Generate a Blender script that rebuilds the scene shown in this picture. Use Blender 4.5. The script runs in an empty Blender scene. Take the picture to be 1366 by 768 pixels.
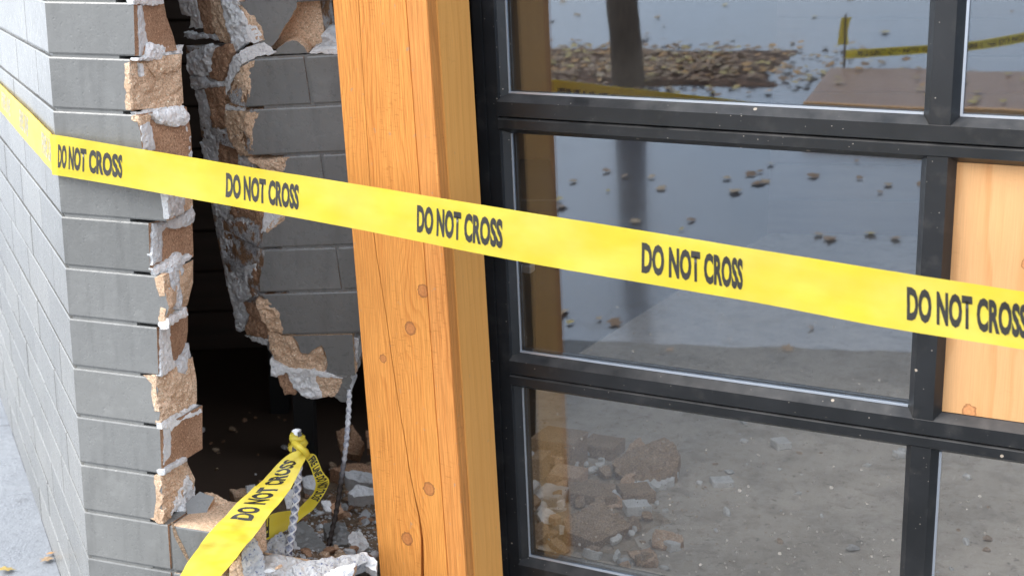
import bpy, bmesh, math, random
from math import sin, cos, tan, pi, radians, sqrt, hypot, exp, floor
from mathutils import Vector, Matrix, noise
from mathutils.geometry import delaunay_2d_cdt

SC = bpy.context.scene
COL = SC.collection
# ------------------------------------------------------------------ camera
F, PITCH, H = 1860.0, radians(13.8), 1.53          # focal length in px of the 1366 px wide photograph
cam_d = bpy.data.cameras.new('camera'); cam = bpy.data.objects.new('camera', cam_d); COL.objects.link(cam)
cam.location = (0, 0, H); cam.rotation_euler = (pi/2 - PITCH, 0, 0)
cam_d.sensor_width = 36; cam_d.lens = F/1366*36; cam_d.clip_start = .05; cam_d.clip_end = 500
cam_d.dof.use_dof = True; cam_d.dof.focus_distance = 2.65; cam_d.dof.aperture_fstop = 6
SC.camera = cam
# ------------------------------------------------------------------ light
SUN_AZ, SUN_EL = 262, 42                            # degrees, azimuth clockwise from +Y
w = bpy.data.worlds.new('World'); SC.world = w; w.use_nodes = True
nt = w.node_tree; bg = nt.nodes['Background']
sky = nt.nodes.new('ShaderNodeTexSky'); sky.sky_type = 'NISHITA'; sky.sun_disc = False
sky.sun_elevation = radians(SUN_EL); sky.sun_rotation = radians(SUN_AZ)
sky.dust_density = 4; sky.air_density = 1.2
hs = nt.nodes.new('ShaderNodeHueSaturation'); hs.inputs['Saturation'].default_value = .42
nt.links.new(sky.outputs[0], hs.inputs['Color'])
cl = nt.nodes.new('ShaderNodeMix'); cl.data_type = 'RGBA'; cl.inputs[0].default_value = .6      # even overcast layer over the clear sky
nt.links.new(hs.outputs[0], cl.inputs[6]); cl.inputs[7].default_value = (6.1, 6.8, 7.9, 1)
nt.links.new(cl.outputs[2], bg.inputs['Color'])
bg.inputs['Strength'].default_value = .15
sd = bpy.data.lights.new('sun', 'SUN'); sun = bpy.data.objects.new('sun', sd); COL.objects.link(sun)
sd.energy = 1.4; sd.angle = radians(35); sd.color = (1, .97, .93)
_sv = Vector((sin(radians(SUN_AZ))*cos(radians(SUN_EL)), cos(radians(SUN_AZ))*cos(radians(SUN_EL)), sin(radians(SUN_EL))))
sun.rotation_euler = _sv.to_track_quat('Z', 'Y').to_euler(); sun.location = (-3, -1, 6)
SC.view_settings.view_transform = 'Standard'; SC.view_settings.look = 'None'
SC.view_settings.exposure = 1.42; SC.view_settings.gamma = 1
SC.cycles.max_bounces = 8; SC.cycles.transparent_max_bounces = 12; SC.cycles.caustics_reflective = False

# ------------------------------------------------------------------ geometry of the place
EYE = Vector((0, 0, H))
def ray(x, y):
    a = (x-683)/F; b = -(y-384)/F
    return Vector((a, cos(PITCH)+b*sin(PITCH), -sin(PITCH)+b*cos(PITCH)))
def on(x, y, p, n):
    d = ray(x, y); return EYE + d*((p-EYE).dot(n)/d.dot(n))
def gnd(x, y, z=0.0):
    d = ray(x, y); return EYE + d*((z-H)/d.z)
def az(a): return Vector((sin(radians(a)), cos(radians(a)), 0))
Z = Vector((0, 0, 1))
def P(s):
    v = [float(t) for t in s.replace(',', ' ').split()]
    return list(zip(v[0::2], v[1::2]))
class Fr:                                           # a wall frame: origin, right, up, outward normal
    def __init__(s, o, r, u, n): s.o, s.r, s.u, s.n = o, r.normalized(), u.normalized(), n.normalized()
    def at(s, a, b, c=0): return s.o + s.r*a + s.u*b + s.n*c
    def px(s, x, y, c=0):
        p = on(x, y, s.o + s.n*c, s.n) - s.o
        return p.dot(s.r), p.dot(s.u)
    def pt(s, x, y, c=0): return on(x, y, s.o + s.n*c, s.n)

CORNER = gnd(131.5, 921)
CH = .1022                                          # course height
TH = .15                                            # wall thickness
FLOOR = .12
pier = Fr(CORNER, az(110), Z, az(200))
side = Fr(CORNER, az(-24.8), Z, az(-114.8))
DU = az(116.4); DN0 = az(206.4); LEAN = radians(5.5)
DN = DN0*cos(LEAN) - Z*sin(LEAN)
DV = (DU.cross(DN)); DV = DV if DV.z > 0 else -DV
door = Fr(CORNER - DN0*.45 + Z*1.3, DU, DV, DN)     # the leaning glazed door (glass plane)
tapeF = Fr(CORNER + DN0*.012, DU, Z, DN0)
_so = EYE + (Vector((-.39949543, 2.75394578, 1.32142406)) - EYE)*1.05
_sr = Vector((.99141944, -.11567201, .06088903)); _sd = Vector((.08320446, .19915524, -.97642932))
_sn = _sr.cross(_sd); _sn = _sn if _sn.y < 0 else -_sn
slab = Fr(_so, _sr, -_sd, _sn); SCH = CH*1.05

rnd = random.Random(7)
def n3(p, s, seed=0.0): return noise.noise(Vector((p[0]*s+seed*7.3, p[1]*s+seed*3.1, p[2]*s-seed*5.7)))
def fbm(p, s, seed=0.0, o=4):
    v = 0; a = .5
    for i in range(o): v += a*n3(p, s*(2**i), seed+i*1.7); a *= .5
    return v

# ------------------------------------------------------------------ materials
MATS = {}
class G:
    """small node-graph helper"""
    def __init__(s, name):
        s.m = bpy.data.materials.new(name); s.m.use_nodes = True; s.t = s.m.node_tree; s.N = s.t.nodes
        s.b = s.N['Principled BSDF']; MATS[name] = s.m
    def put(s, sock, v):
        if isinstance(v, bpy.types.NodeSocket): s.t.links.new(v, sock)
        elif v is not None:
            if hasattr(sock.default_value, '__len__') and not hasattr(v, '__len__'): v = (v, v, v)
            if hasattr(v, '__len__') and len(v) == 3 and len(sock.default_value) == 4: v = tuple(v)+(1,)
            sock.default_value = v
    def n(s, typ, out=0, props=None, **k):
        nd = s.N.new(typ)
        for a, b in (props or {}).items(): setattr(nd, a, b)
        for a, b in k.items():
            key = int(a[1:]) if a[0] == 'i' and a[1:].isdigit() else a
            s.put(nd.inputs[key], b)
        return nd.outputs[out]
    def m_(s, op, a, b=None, c=None, clamp=False):
        nd = s.N.new('ShaderNodeMath'); nd.operation = op; nd.use_clamp = clamp
        for i, v in enumerate((a, b, c)):
            if v is not None: s.put(nd.inputs[i], v)
        return nd.outputs[0]
    def obj(s): return s.n('ShaderNodeTexCoord', 3)
    def uv(s): return s.n('ShaderNodeTexCoord', 2)
    def pos(s): return s.n('ShaderNodeNewGeometry', 0)
    def noise(s, vec, scale, detail=4, rough=.55, dist=0):
        return s.n('ShaderNodeTexNoise', 0, Vector=vec, Scale=scale, Detail=detail, Roughness=rough, Distortion=dist)
    def vor(s, vec, scale, feature='F1', out=0):
        return s.n('ShaderNodeTexVoronoi', out, {'feature': feature}, Vector=vec, Scale=scale)
    def map(s, vec, sc=(1, 1, 1), loc=(0, 0, 0), rot=(0, 0, 0)):
        return s.n('ShaderNodeMapping', 0, Vector=vec, Location=loc, Rotation=rot, Scale=sc)
    def ramp(s, f, stops):
        nd = s.N.new('ShaderNodeValToRGB'); s.put(nd.inputs[0], f); r = nd.color_ramp
        while len(r.elements) > 1: r.elements.remove(r.elements[0])
        for i, (p_, c) in enumerate(stops):
            e = r.elements[0] if i == 0 else r.elements.new(p_)
            e.position = p_; e.color = tuple(c)+(1,) if hasattr(c, '__len__') else (c, c, c, 1)
        return nd.outputs[0]
    def mix(s, f, a, b, mode='MIX'):
        nd = s.N.new('ShaderNodeMix'); nd.data_type = 'RGBA'; nd.blend_type = mode
        s.put(nd.inputs[0], f); s.put(nd.inputs[6], a); s.put(nd.inputs[7], b); return nd.outputs[2]
    def bump(s, h, strength=.5, dist=.004, normal=None):
        return s.n('ShaderNodeBump', 0, Height=h, Strength=strength, Distance=dist, Normal=normal)
    def out(s, color=None, rough=None, normal=None, **k):
        s.put(s.b.inputs['Base Color'], color); s.put(s.b.inputs['Roughness'], rough)
        if normal is not None: s.put(s.b.inputs['Normal'], normal)
        for a, b in k.items(): s.put(s.b.inputs[a.replace('_', ' ')], b)
        return s.m

def mk_paint(name, base, rough=.38):
    g = G(name); p = g.pos()
    big = g.noise(p, 3.5, 5); fine = g.noise(p, 60, 4); pit = g.noise(p, 220, 3)
    st = g.noise(g.map(p, (45, 45, 5)), 1, 4)
    c = g.mix(g.ramp(big, [(.3, 0), (.75, 1)]), [v*.86 for v in base], [v*1.12 for v in base])
    c = g.mix(g.ramp(st, [(.50, 0), (.72, .5)]), c, [v*.62 for v in base])
    c = g.mix(g.m_('MULTIPLY', g.ramp(g.noise(p, 26, 5, .6), [(.56, 0), (.72, 1)]), .3), c, [v*1.35+.02 for v in base])
    rn = g.n('ShaderNodeObjectInfo', 5)
    c = g.mix(1, c, g.ramp(rn, [(0, (.84, .84, .83)), (.5, (1, 1, 1)), (1, (1.12, 1.11, 1.09))]), 'MULTIPLY')
    wear = g.m_('MULTIPLY', g.ramp(g.noise(p, 210, 5, .65), [(.69, 0), (.75, .8)]), g.ramp(big, [(.45, .15), (.6, 1)]))
    c = g.mix(wear, c, (.62, .60, .57))
    h = g.m_('ADD', g.m_('MULTIPLY', fine, .8), g.m_('MULTIPLY', pit, .35))
    h = g.m_('SUBTRACT', h, g.m_('MULTIPLY', g.ramp(g.vor(p, 75), [(0, 1), (.22, 0)]), .5))
    g.out(c, g.m_('ADD', g.m_('MULTIPLY', fine, .25), rough-.1), g.bump(h, .35, .0022), Specular_IOR_Level=.55)
PAINT = (.186, .186, .178)
mk_paint('grey_paint', PAINT, .27)

def mk_core(name, a, b, grain=.5):
    g = G(name); p = g.pos()
    n1 = g.noise(p, 14, 6, .6); n2 = g.noise(p, 260, 3, .6); n4 = g.noise(p, 55, 5, .65)
    c = g.mix(g.ramp(n1, [(.3, 0), (.7, 1)]), a, b)
    c = g.mix(g.ramp(n2, [(.35, .75), (.55, 0)]), c, [v*.5 for v in a])
    c = g.mix(g.ramp(g.noise(p, 330, 2), [(.63, 0), (.7, .8)]), c, [min(1, v*1.9+.05) for v in b])
    h = g.m_('ADD', g.m_('MULTIPLY', n4, .5), g.m_('MULTIPLY', n2, .6))
    g.out(c, .92, g.bump(h, .7, .003), Specular_IOR_Level=.15)
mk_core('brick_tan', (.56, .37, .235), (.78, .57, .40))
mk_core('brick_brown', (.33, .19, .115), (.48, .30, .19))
mk_core('brick_dust', (.38, .26, .165), (.52, .39, .27))

def mk_mortar(name, base, blue=.5):
    g = G(name); p = g.pos()
    n1 = g.noise(p, 18, 6, .6); n2 = g.noise(p, 150, 4, .65); sp = g.noise(p, 190, 3, .6)
    c = g.mix(g.ramp(n1, [(.3, 0), (.7, 1)]), [v*.8 for v in base], [min(.9, v*1.12) for v in base])
    c = g.mix(g.m_('MULTIPLY', g.ramp(sp, [(.57, 0), (.66, 1)]), blue), c, (.12, .14, .22))
    c = g.mix(g.ramp(g.noise(p, 40, 4), [(.66, 0), (.76, .55)]), c, (.33, .23, .15))
    h = g.m_('ADD', g.noise(p, 60, 6, .72), g.m_('MULTIPLY', n2, .6))
    g.out(c, .9, g.bump(h, .7, .006), Specular_IOR_Level=.2)
mk_mortar('mortar_white', (.84, .83, .80), .32)
mk_mortar('mortar_grey', (.64, .64, .635), .22)
mk_mortar('concrete_mottled', (.42, .42, .42), 1.0)
g = G('broken_face'); p = g.pos()                    # torn wall section: brick with mortar smeared over it
f1 = g.ramp(g.noise(p, 22, 5, .6), [(.44, 0), (.52, 1)])
n2 = g.noise(p, 240, 3, .6)
cb = g.mix(g.ramp(g.noise(p, 14, 5), [(.35, 0), (.7, 1)]), (.24, .13, .07), (.42, .25, .14))
cm = g.mix(g.ramp(g.noise(p, 30, 4), [(.35, 0), (.7, 1)]), (.38, .38, .39), (.66, .65, .63))
c = g.mix(f1, cb, cm); c = g.mix(g.ramp(n2, [(.35, .6), (.55, 0)]), c, (.10, .07, .05))
g.out(c, .92, g.bump(g.m_('ADD', g.noise(p, 60, 5, .65), g.m_('MULTIPLY', n2, .4)), .9, .008), Specular_IOR_Level=.15)

def mk_wood(name, light, dark, knots=(), freq=95, kcol=(.24, .085, .035), rough=.55, fib=1.0, wave=.012, big=None):
    g = G(name); uv = g.uv(); sx = g.N.new('ShaderNodeSeparateXYZ'); g.put(sx.inputs[0], uv)
    U, V = sx.outputs[0], sx.outputs[1]
    x = U; kmask = None
    for (ku, kv, kr) in knots:
        du = g.m_('SUBTRACT', U, ku); dv = g.m_('MULTIPLY', g.m_('SUBTRACT', V, kv), .42)
        d2 = g.m_('ADD', g.m_('MULTIPLY', du, du), g.m_('MULTIPLY', dv, dv))
        R = kr*2.5
        e = g.m_('EXPONENT', g.m_('MULTIPLY', d2, -1/(2*R*R)))
        x = g.m_('SUBTRACT', x, g.m_('MULTIPLY', g.m_('MULTIPLY', du, e), .93))
        dv1 = g.m_('SUBTRACT', V, kv)
        dk = g.m_('SQRT', g.m_('ADD', g.m_('MULTIPLY', du, du), g.m_('MULTIPLY', g.m_('MULTIPLY', dv1, dv1), .75)))
        km = g.m_('DIVIDE', dk, kr)
        kmask = km if kmask is None else g.m_('MINIMUM', kmask, km)
    lo = g.noise(g.map(uv, (7, 1.1, 1)), 1, 3)
    x = g.m_('ADD', x, g.m_('MULTIPLY', g.m_('SUBTRACT', lo, .5), wave*4))
    x = g.m_('ADD', x, g.m_('MULTIPLY', g.m_('SUBTRACT', g.noise(g.map(uv, (28, 3.5, 1)), 1, 4), .5), .018))
    ring = g.m_('FRACT', g.m_('MULTIPLY', x, freq))
    ring = g.ramp(ring, [(0, .15), (.55, .35), (.85, 1), (.97, .6), (1, .15)])
    fb = g.noise(g.map(uv, (420, 9, 1)), 1, 5, .65)
    tone = g.noise(g.map(uv, (9, 1.3, 1)), 1, 4)
    c = g.mix(g.m_('MULTIPLY', ring, g.ramp(g.noise(g.map(uv, (22, 1.6, 1)), 1, 3), [(.3, .15), (.7, .95)])), light, dark)
    c = g.mix(g.m_('MULTIPLY', g.ramp(fb, [(.3, 1), (.62, 0)]), .8*fib), c, [v*.55 for v in dark])
    saw = g.m_('MULTIPLY', g.ramp(g.noise(g.map(uv, (60, 210, 1), (0, 0, 0), (0, 0, .6)), 1, 3), [(.55, 0), (.7, .6)]), g.ramp(g.noise(g.map(uv, (14, 5, 1)), 1, 3), [(.5, 0), (.62, 1)]))
    c = g.mix(g.m_('MULTIPLY', saw, fib), c, [v*.6 for v in dark])
    c = g.mix(g.ramp(tone, [(.35, 0), (.75, .55)]), c, [v*.8 for v in light], 'MIX')
    c = g.mix(g.m_('MULTIPLY', g.ramp(g.noise(g.map(uv, (1, .8, 1)), 55, 4), [(.66, 0), (.72, .5)]), fib), c, (.30, .25, .20))
    if kmask is not None:
        kmask = g.m_('ADD', kmask, g.m_('MULTIPLY', g.m_('SUBTRACT', g.noise(uv, 160, 3), .5), .7))
        kr_ = g.ramp(kmask, [(0, .75), (.6, .7), (.9, 1), (1.15, .45), (1.9, 0)])
        kc = g.ramp(kmask, [(0, [v*2.0 for v in kcol]), (.35, [v*1.3 for v in kcol]), (.6, [v*1.7 for v in kcol]), (.95, [v*.55 for v in kcol]), (1.0, [min(1, v*1.6) for v in kcol])])
        c = g.mix(g.m_('MULTIPLY', kr_, .8), c, kc)
    h = g.m_('ADD', g.m_('MULTIPLY', fb, 1.0), g.m_('MULTIPLY', ring, .35))
    return g, g.out(c, rough, g.bump(h, .45*fib+.1, .002), Specular_IOR_Level=.3)

def mk_dots(g, p, scale, thr, seed=0.0, rad=.22):              # scattered round splashes; returns a mask
    v = g.N.new('ShaderNodeTexVoronoi'); v.feature = 'F1'; g.put(v.inputs['Vector'], g.map(p, (1, 1, 1), (seed, seed*2, 0)))
    v.inputs['Scale'].default_value = scale
    sx = g.N.new('ShaderNodeSeparateXYZ'); g.put(sx.inputs[0], v.outputs['Color'])
    rr_ = g.m_('MULTIPLY', g.ramp(sx.outputs[0], [(thr, 0), (1, 1)]), rad)
    return g.m_('LESS_THAN', v.outputs['Distance'], rr_)

g = G('black_aluminium'); p = g.pos()
c = g.mix(g.ramp(g.noise(p, 9, 4), [(.3, 0), (.7, 1)]), (.010, .011, .012), (.020, .021, .023))
c = g.mix(g.m_('MULTIPLY', g.ramp(g.noise(p, 25, 5), [(.55, 0), (.8, 1)]), .10), c, (.30, .27, .24))
c = g.mix(g.m_('MULTIPLY', mk_dots(g, p, 55, .92), .8), c, (.50, .42, .33))
c = g.mix(g.m_('MULTIPLY', mk_dots(g, p, 170, .93, 3.0), .7), c, (.48, .42, .36))
nz = g.n('ShaderNodeSeparateXYZ', 2, Vector=g.n('ShaderNodeNewGeometry', 1))
c = g.mix(g.m_('MULTIPLY', g.ramp(nz, [(.25, 0), (.6, 1)]), g.ramp(g.noise(p, 18, 5), [(.3, .02), (.75, .16)])), c, (.36, .33, .30))
g.out(c, g.m_('ADD', g.m_('MULTIPLY', g.noise(p, 80, 3), .2), .26), g.bump(g.noise(p, 400, 2), .08, .001), Specular_IOR_Level=.5)
g = G('seal_silver'); g.out((.62, .66, .72), .3, Metallic=.6)

def mk_glass(name, R, dots=True):
    g = G(name); p = g.pos(); N = g.N; N.remove(g.b)
    tr = N.new('ShaderNodeBsdfTransparent'); tr.inputs[0].default_value = (.94, .92, .89, 1)
    gl = N.new('ShaderNodeBsdfGlossy'); gl.inputs['Roughness'].default_value = .012; gl.inputs['Color'].default_value = (.74, .86, 1, 1)
    bmp = g.bump(g.noise(p, 2.2, 2), .06, .010); g.put(gl.inputs['Normal'], bmp)
    lw = N.new('ShaderNodeLayerWeight'); lw.inputs[0].default_value = .12
    f = g.m_('ADD', g.m_('MULTIPLY', lw.outputs['Fresnel'], 1.0), R, clamp=True)
    mx = N.new('ShaderNodeMixShader'); g.put(mx.inputs[0], f); g.t.links.new(tr.outputs[0], mx.inputs[1]); g.t.links.new(gl.outputs[0], mx.inputs[2])
    di = N.new('ShaderNodeBsdfDiffuse'); di.inputs[0].default_value = (.50, .46, .40, 1)
    film = g.m_('MULTIPLY', g.ramp(g.noise(p, 5, 5), [(.35, 0), (.8, 1)]), .045)
    m = g.m_('MAXIMUM', g.m_('MULTIPLY', mk_dots(g, p, 62, .80), .55), g.m_('MULTIPLY', mk_dots(g, p, 150, .74, 4.0), .5))
    low = g.ramp(g.n('ShaderNodeSeparateXYZ', 2, Vector=p), [(.2, 1), (.9, .35), (1, .05)])
    m = g.m_('ADD', g.m_('MULTIPLY', m, low), film, clamp=True)
    m2 = N.new('ShaderNodeMixShader'); g.put(m2.inputs[0], m); g.t.links.new(mx.outputs[0], m2.inputs[1]); g.t.links.new(di.outputs[0], m2.inputs[2])
    g.t.links.new(m2.outputs[0], N['Material Output'].inputs[0]); return g.m
mk_glass('door_glass', .15)

def mk_tape(name, col, trans=.25):
    g = G(name); p = g.pos()
    c = g.mix(g.ramp(g.noise(p, 9, 3), [(.35, 0), (.7, 1)]), [v*.93 for v in col], col)
    uv = g.uv(); c = g.mix(g.m_('MULTIPLY', g.ramp(g.noise(g.map(uv, (5, 9, 1)), 1, 4), [(.42, 0), (.7, 1)]), .38), c, (.93, .84, .30))  # paler bands along the film: worn tone and sheen painted into the colour
    cr_ = g.m_('ADD', g.noise(g.map(uv, (14, 70, 1)), 1, 4, .6), g.m_('MULTIPLY', g.noise(g.map(uv, (90, 60, 1), (0, 0, 0), (0, 0, .5)), 1, 3), .5))
    N = g.N; g.out(c, .27, g.bump(cr_, .16, .0026), Specular_IOR_Level=.5)
    tl = N.new('ShaderNodeBsdfTranslucent'); g.put(tl.inputs[0], c)
    mx = N.new('ShaderNodeMixShader'); mx.inputs[0].default_value = trans
    g.t.links.new(g.b.outputs[0], mx.inputs[1]); g.t.links.new(tl.outputs[0], mx.inputs[2]); g.t.links.new(mx.outputs[0], N['Material Output'].inputs[0])
mk_tape('tape_yellow', (.87, .715, .066), .4)
g = G('tape_ink'); g.out((.022, .020, .016), .38)
g = G('tape_ink_worn'); p = g.pos(); g.out(g.mix(g.ramp(g.noise(p, 230, 4), [(.50, 0), (.62, 1)]), (.30, .29, .24), (.80, .68, .18)), .45)

g = G('rebar_steel'); p = g.pos(); zz = g.n('ShaderNodeSeparateXYZ', 2, Vector=p)
c = g.mix(g.ramp(g.noise(p, 90, 5), [(.4, 0), (.62, 1)]), (.30, .31, .35), (.66, .66, .67))
c = g.mix(g.ramp(g.noise(p, 45, 4), [(.62, 0), (.7, .7)]), c, (.24, .12, .06))
c = g.mix(g.ramp(g.m_('ADD', zz, g.m_('MULTIPLY', g.noise(p, 40, 4), .08)), [(.40, 1), (.47, 0)]), c, (.035, .025, .02))
REBAR_RUST = g.out(c, .6, g.bump(g.noise(p, 300, 3), .5, .002), Metallic=.25)
g = G('rebar_plain'); p = g.pos()
c = g.mix(g.ramp(g.noise(p, 90, 5), [(.4, 0), (.62, 1)]), (.13, .15, .22), (.42, .44, .50))
g.out(c, .6, g.bump(g.noise(p, 300, 3), .5, .002), Metallic=.25)

g = G('rebar_rib'); p = g.pos(); g.out(g.mix(g.noise(p, 90, 4), (.45, .45, .46), (.78, .78, .78)), .6)
g = G('pavement'); p = g.pos()
n1 = g.noise(p, 2.1, 6, .6); n2 = g.noise(p, 45, 5, .7); n5 = g.noise(p, 160, 3)
c = g.mix(g.ramp(n1, [(.3, 0), (.7, 1)]), (.18, .193, .212), (.27, .284, .303))
c = g.mix(g.ramp(n2, [(.5, 0), (.72, .55)]), c, (.10, .105, .115))
c = g.mix(g.m_('MULTIPLY', g.ramp(g.noise(p, 11, 5), [(.62, 0), (.7, 1)]), .4), c, (.07, .07, .07))
ck_ = g.ramp(g.vor(g.n('ShaderNodeVectorMath', 0, {'operation': 'ADD'}, i0=p, i1=g.n('ShaderNodeTexNoise', 1, Vector=p, Scale=3.0, Detail=4.0)), .75, 'DISTANCE_TO_EDGE'), [(.004, 1), (.012, 0)])
c = g.mix(g.m_('MULTIPLY', ck_, .75), c, (.07, .07, .075))
c = g.mix(g.m_('MULTIPLY', g.ramp(g.noise(p, 1.1, 4), [(.52, 0), (.62, 1)]), .35), c, (.16, .17, .19))
g.out(c, g.ramp(n1, [(.35, .14), (.65, .40)]), g.bump(g.m_('ADD', n2, g.m_('MULTIPLY', n5, .5)), .5, .006), Specular_IOR_Level=.5)
g = G('wet_asphalt'); p = g.pos()
n1 = g.noise(p, 1.4, 6, .6); n2 = g.noise(p, 55, 5, .7)
c = g.mix(g.ramp(n1, [(.3, 0), (.7, 1)]), (.045, .051, .062), (.10, .11, .13))
c = g.mix(g.ramp(n2, [(.45, 0), (.7, .5)]), c, (.05, .052, .058))
n1 = g.m_('ADD', g.m_('MULTIPLY', n1, .6), g.m_('MULTIPLY', g.noise(g.map(p, (2.2, 9, 1), (0, 0, 0), (0, 0, .9)), 1, 5, .6), .4))
ck_ = g.ramp(g.vor(g.n('ShaderNodeVectorMath', 0, {'operation': 'ADD'}, i0=p, i1=g.n('ShaderNodeTexNoise', 1, Vector=p, Scale=3.0, Detail=4.0)), .6, 'DISTANCE_TO_EDGE'), [(.003, 1), (.010, 0)])
c = g.mix(g.m_('MULTIPLY', ck_, .8), c, (.02, .02, .022))
g.out(c, g.ramp(n1, [(.35, .10), (.65, .24)]), g.bump(n2, .2, .003), Specular_IOR_Level=.95, Coat_Weight=.9, Coat_Roughness=.09)
g = G('asphalt_apron'); p = g.pos()
n2 = g.noise(p, 90, 5, .75)
c = g.mix(g.ramp(n2, [(.35, 0), (.68, 1)]), (.05, .053, .056), (.19, .195, .20))
g.out(c, .65, g.bump(n2, .9, .012), Specular_IOR_Level=.3)
g = G('room_floor'); p = g.pos()
n1 = g.noise(p, 2.6, 6, .62); n2 = g.noise(p, 26, 5, .7)
c = g.mix(g.ramp(n1, [(.3, 0), (.7, 1)]), (.50, .44, .365), (.70, .635, .55))
c = g.mix(g.ramp(n2, [(.55, 0), (.75, .6)]), c, (.20, .165, .13))
c = g.mix(g.m_('MULTIPLY', g.ramp(g.noise(p, 70, 4, .6), [(.66, 0), (.7, 1)]), .7), c, (.62, .60, .56))
c = g.mix(g.m_('MULTIPLY', g.ramp(g.noise(p, 8, 6, .68), [(.48, 0), (.66, 1)]), .55), c, (.27, .235, .19))
c = g.mix(g.m_('MULTIPLY', g.ramp(g.noise(p, 38, 5, .7), [(.60, 0), (.68, 1)]), .6), c, (.13, .11, .09))
g.out(c, .75, g.bump(n2, .4, .006), Specular_IOR_Level=.25)
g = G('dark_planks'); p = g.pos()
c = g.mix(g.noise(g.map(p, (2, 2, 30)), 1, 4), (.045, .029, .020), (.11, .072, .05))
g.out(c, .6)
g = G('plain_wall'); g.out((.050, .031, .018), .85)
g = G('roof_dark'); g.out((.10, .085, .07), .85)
g = G('black_metal'); g.out((.012, .012, .012), .5)
g = G('soil'); p = g.pos()
n1 = g.noise(p, 30, 6, .7); n2 = g.noise(p, 160, 4, .65)
c = g.mix(g.ramp(n1, [(.3, 0), (.7, 1)]), (.17, .11, .07), (.36, .26, .175))
c = g.mix(g.ramp(n2, [(.6, 0), (.7, .8)]), c, (.46, .43, .40))
g.out(c, .95, g.bump(g.m_('ADD', n1, n2), .9, .01), Specular_IOR_Level=.1)
g = G('indoor_dust'); p = g.pos()
n1 = g.noise(p, 22, 6, .7); n2 = g.noise(p, 120, 4, .65)
c = g.mix(g.ramp(n1, [(.3, 0), (.7, 1)]), (.42, .33, .235), (.64, .54, .42))
c = g.mix(g.ramp(n2, [(.6, 0), (.7, .8)]), c, (.60, .56, .50))
g.out(c, .95, g.bump(g.m_('ADD', n1, n2), .9, .01), Specular_IOR_Level=.1)
g = G('mulch'); p = g.pos()
c = g.mix(g.ramp(g.noise(p, 40, 5, .7), [(.35, 0), (.7, 1)]), (.035, .018, .010), (.19, .085, .045))
g.out(c, .9, g.bump(g.noise(p, 60, 5), 1, .02))
g = G('bark'); p = g.pos()
c = g.mix(g.ramp(g.noise(g.map(p, (1, 1, .25)), 50, 5), [(.3, 0), (.7, 1)]), (.025, .020, .016), (.10, .075, .055))
g.out(c, .9, g.bump(g.noise(g.map(p, (1, 1, .2)), 60, 4), .9, .01))
def leafmat(n, c):
    g = G(n); p = g.pos(); g.out(g.mix(g.noise(p, 30, 3), [v*.6 for v in c], c), .6)
leafmat('leaf_orange', (.52, .25, .05)); leafmat('leaf_brown', (.25, .13, .055)); leafmat('leaf_yellow', (.50, .36, .10)); leafmat('leaf_tan', (.40, .27, .15))
g = G('moss'); p = g.pos()
g.out(g.mix(g.ramp(g.noise(p, 60, 4), [(.4, 0), (.6, 1)]), (.20, .20, .10), (.34, .30, .25)), .95, g.bump(g.noise(p, 90, 4), .8, .006))
g = G('bracket_metal'); g.out((.55, .56, .57), .3, Metallic=.9)

# ------------------------------------------------------------------ object helpers
def link(name, me, parent=None, mats=()):
    o = bpy.data.objects.new(name, me); COL.objects.link(o)
    for m in mats: me.materials.append(MATS[m])
    if parent: o.parent = parent
    return o
def empty(name, label=None, cat=None, group=None, loc=(0, 0, 0)):
    o = bpy.data.objects.new(name, None); COL.objects.link(o); o.location = loc; o.empty_display_size = .05
    return tag(o, label, cat, group)
def tag(o, label=None, cat=None, group=None, kind=None):
    if label: o['label'] = label
    if cat: o['category'] = cat
    if group: o['group'] = group
    if kind: o['kind'] = kind
    return o
def flush(): bpy.context.view_layer.update()
def child(o, root):
    o.parent = root; o.matrix_parent_inverse = Matrix.Translation(-Vector(root.location)); return o
def mesh(name, verts, faces, mats, parent=None, mi=None, smooth=False, uvs=None):
    me = bpy.data.meshes.new(name); me.from_pydata([tuple(v) for v in verts], [], faces)
    o = link(name, me, None, mats)
    if parent: child(o, parent)
    if mi: me.polygons.foreach_set('material_index', mi)
    if smooth: me.polygons.foreach_set('use_smooth', [True]*len(me.polygons))
    if uvs:
        l = me.uv_layers.new(name='UVMap')
        for lp in me.loops: l.data[lp.index].uv = uvs[lp.vertex_index]
    me.update(); return o
def from_bm(name, bm, mats, parent=None, smooth=False, recalc=True):
    if recalc: bmesh.ops.recalc_face_normals(bm, faces=bm.faces)
    me = bpy.data.meshes.new(name); bm.to_mesh(me); bm.free(); o = link(name, me, None, mats)
    if parent: child(o, parent)
    if smooth: me.polygons.foreach_set('use_smooth', [True]*len(me.polygons))
    return o
def lerp_list(pts, t):                                # value of a polyline at t in 0..1
    if len(pts) == 1: return pts[0]
    x = t*(len(pts)-1); i = min(int(x), len(pts)-2); f_ = x-i
    return pts[i]*(1-f_) + pts[i+1]*f_

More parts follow.
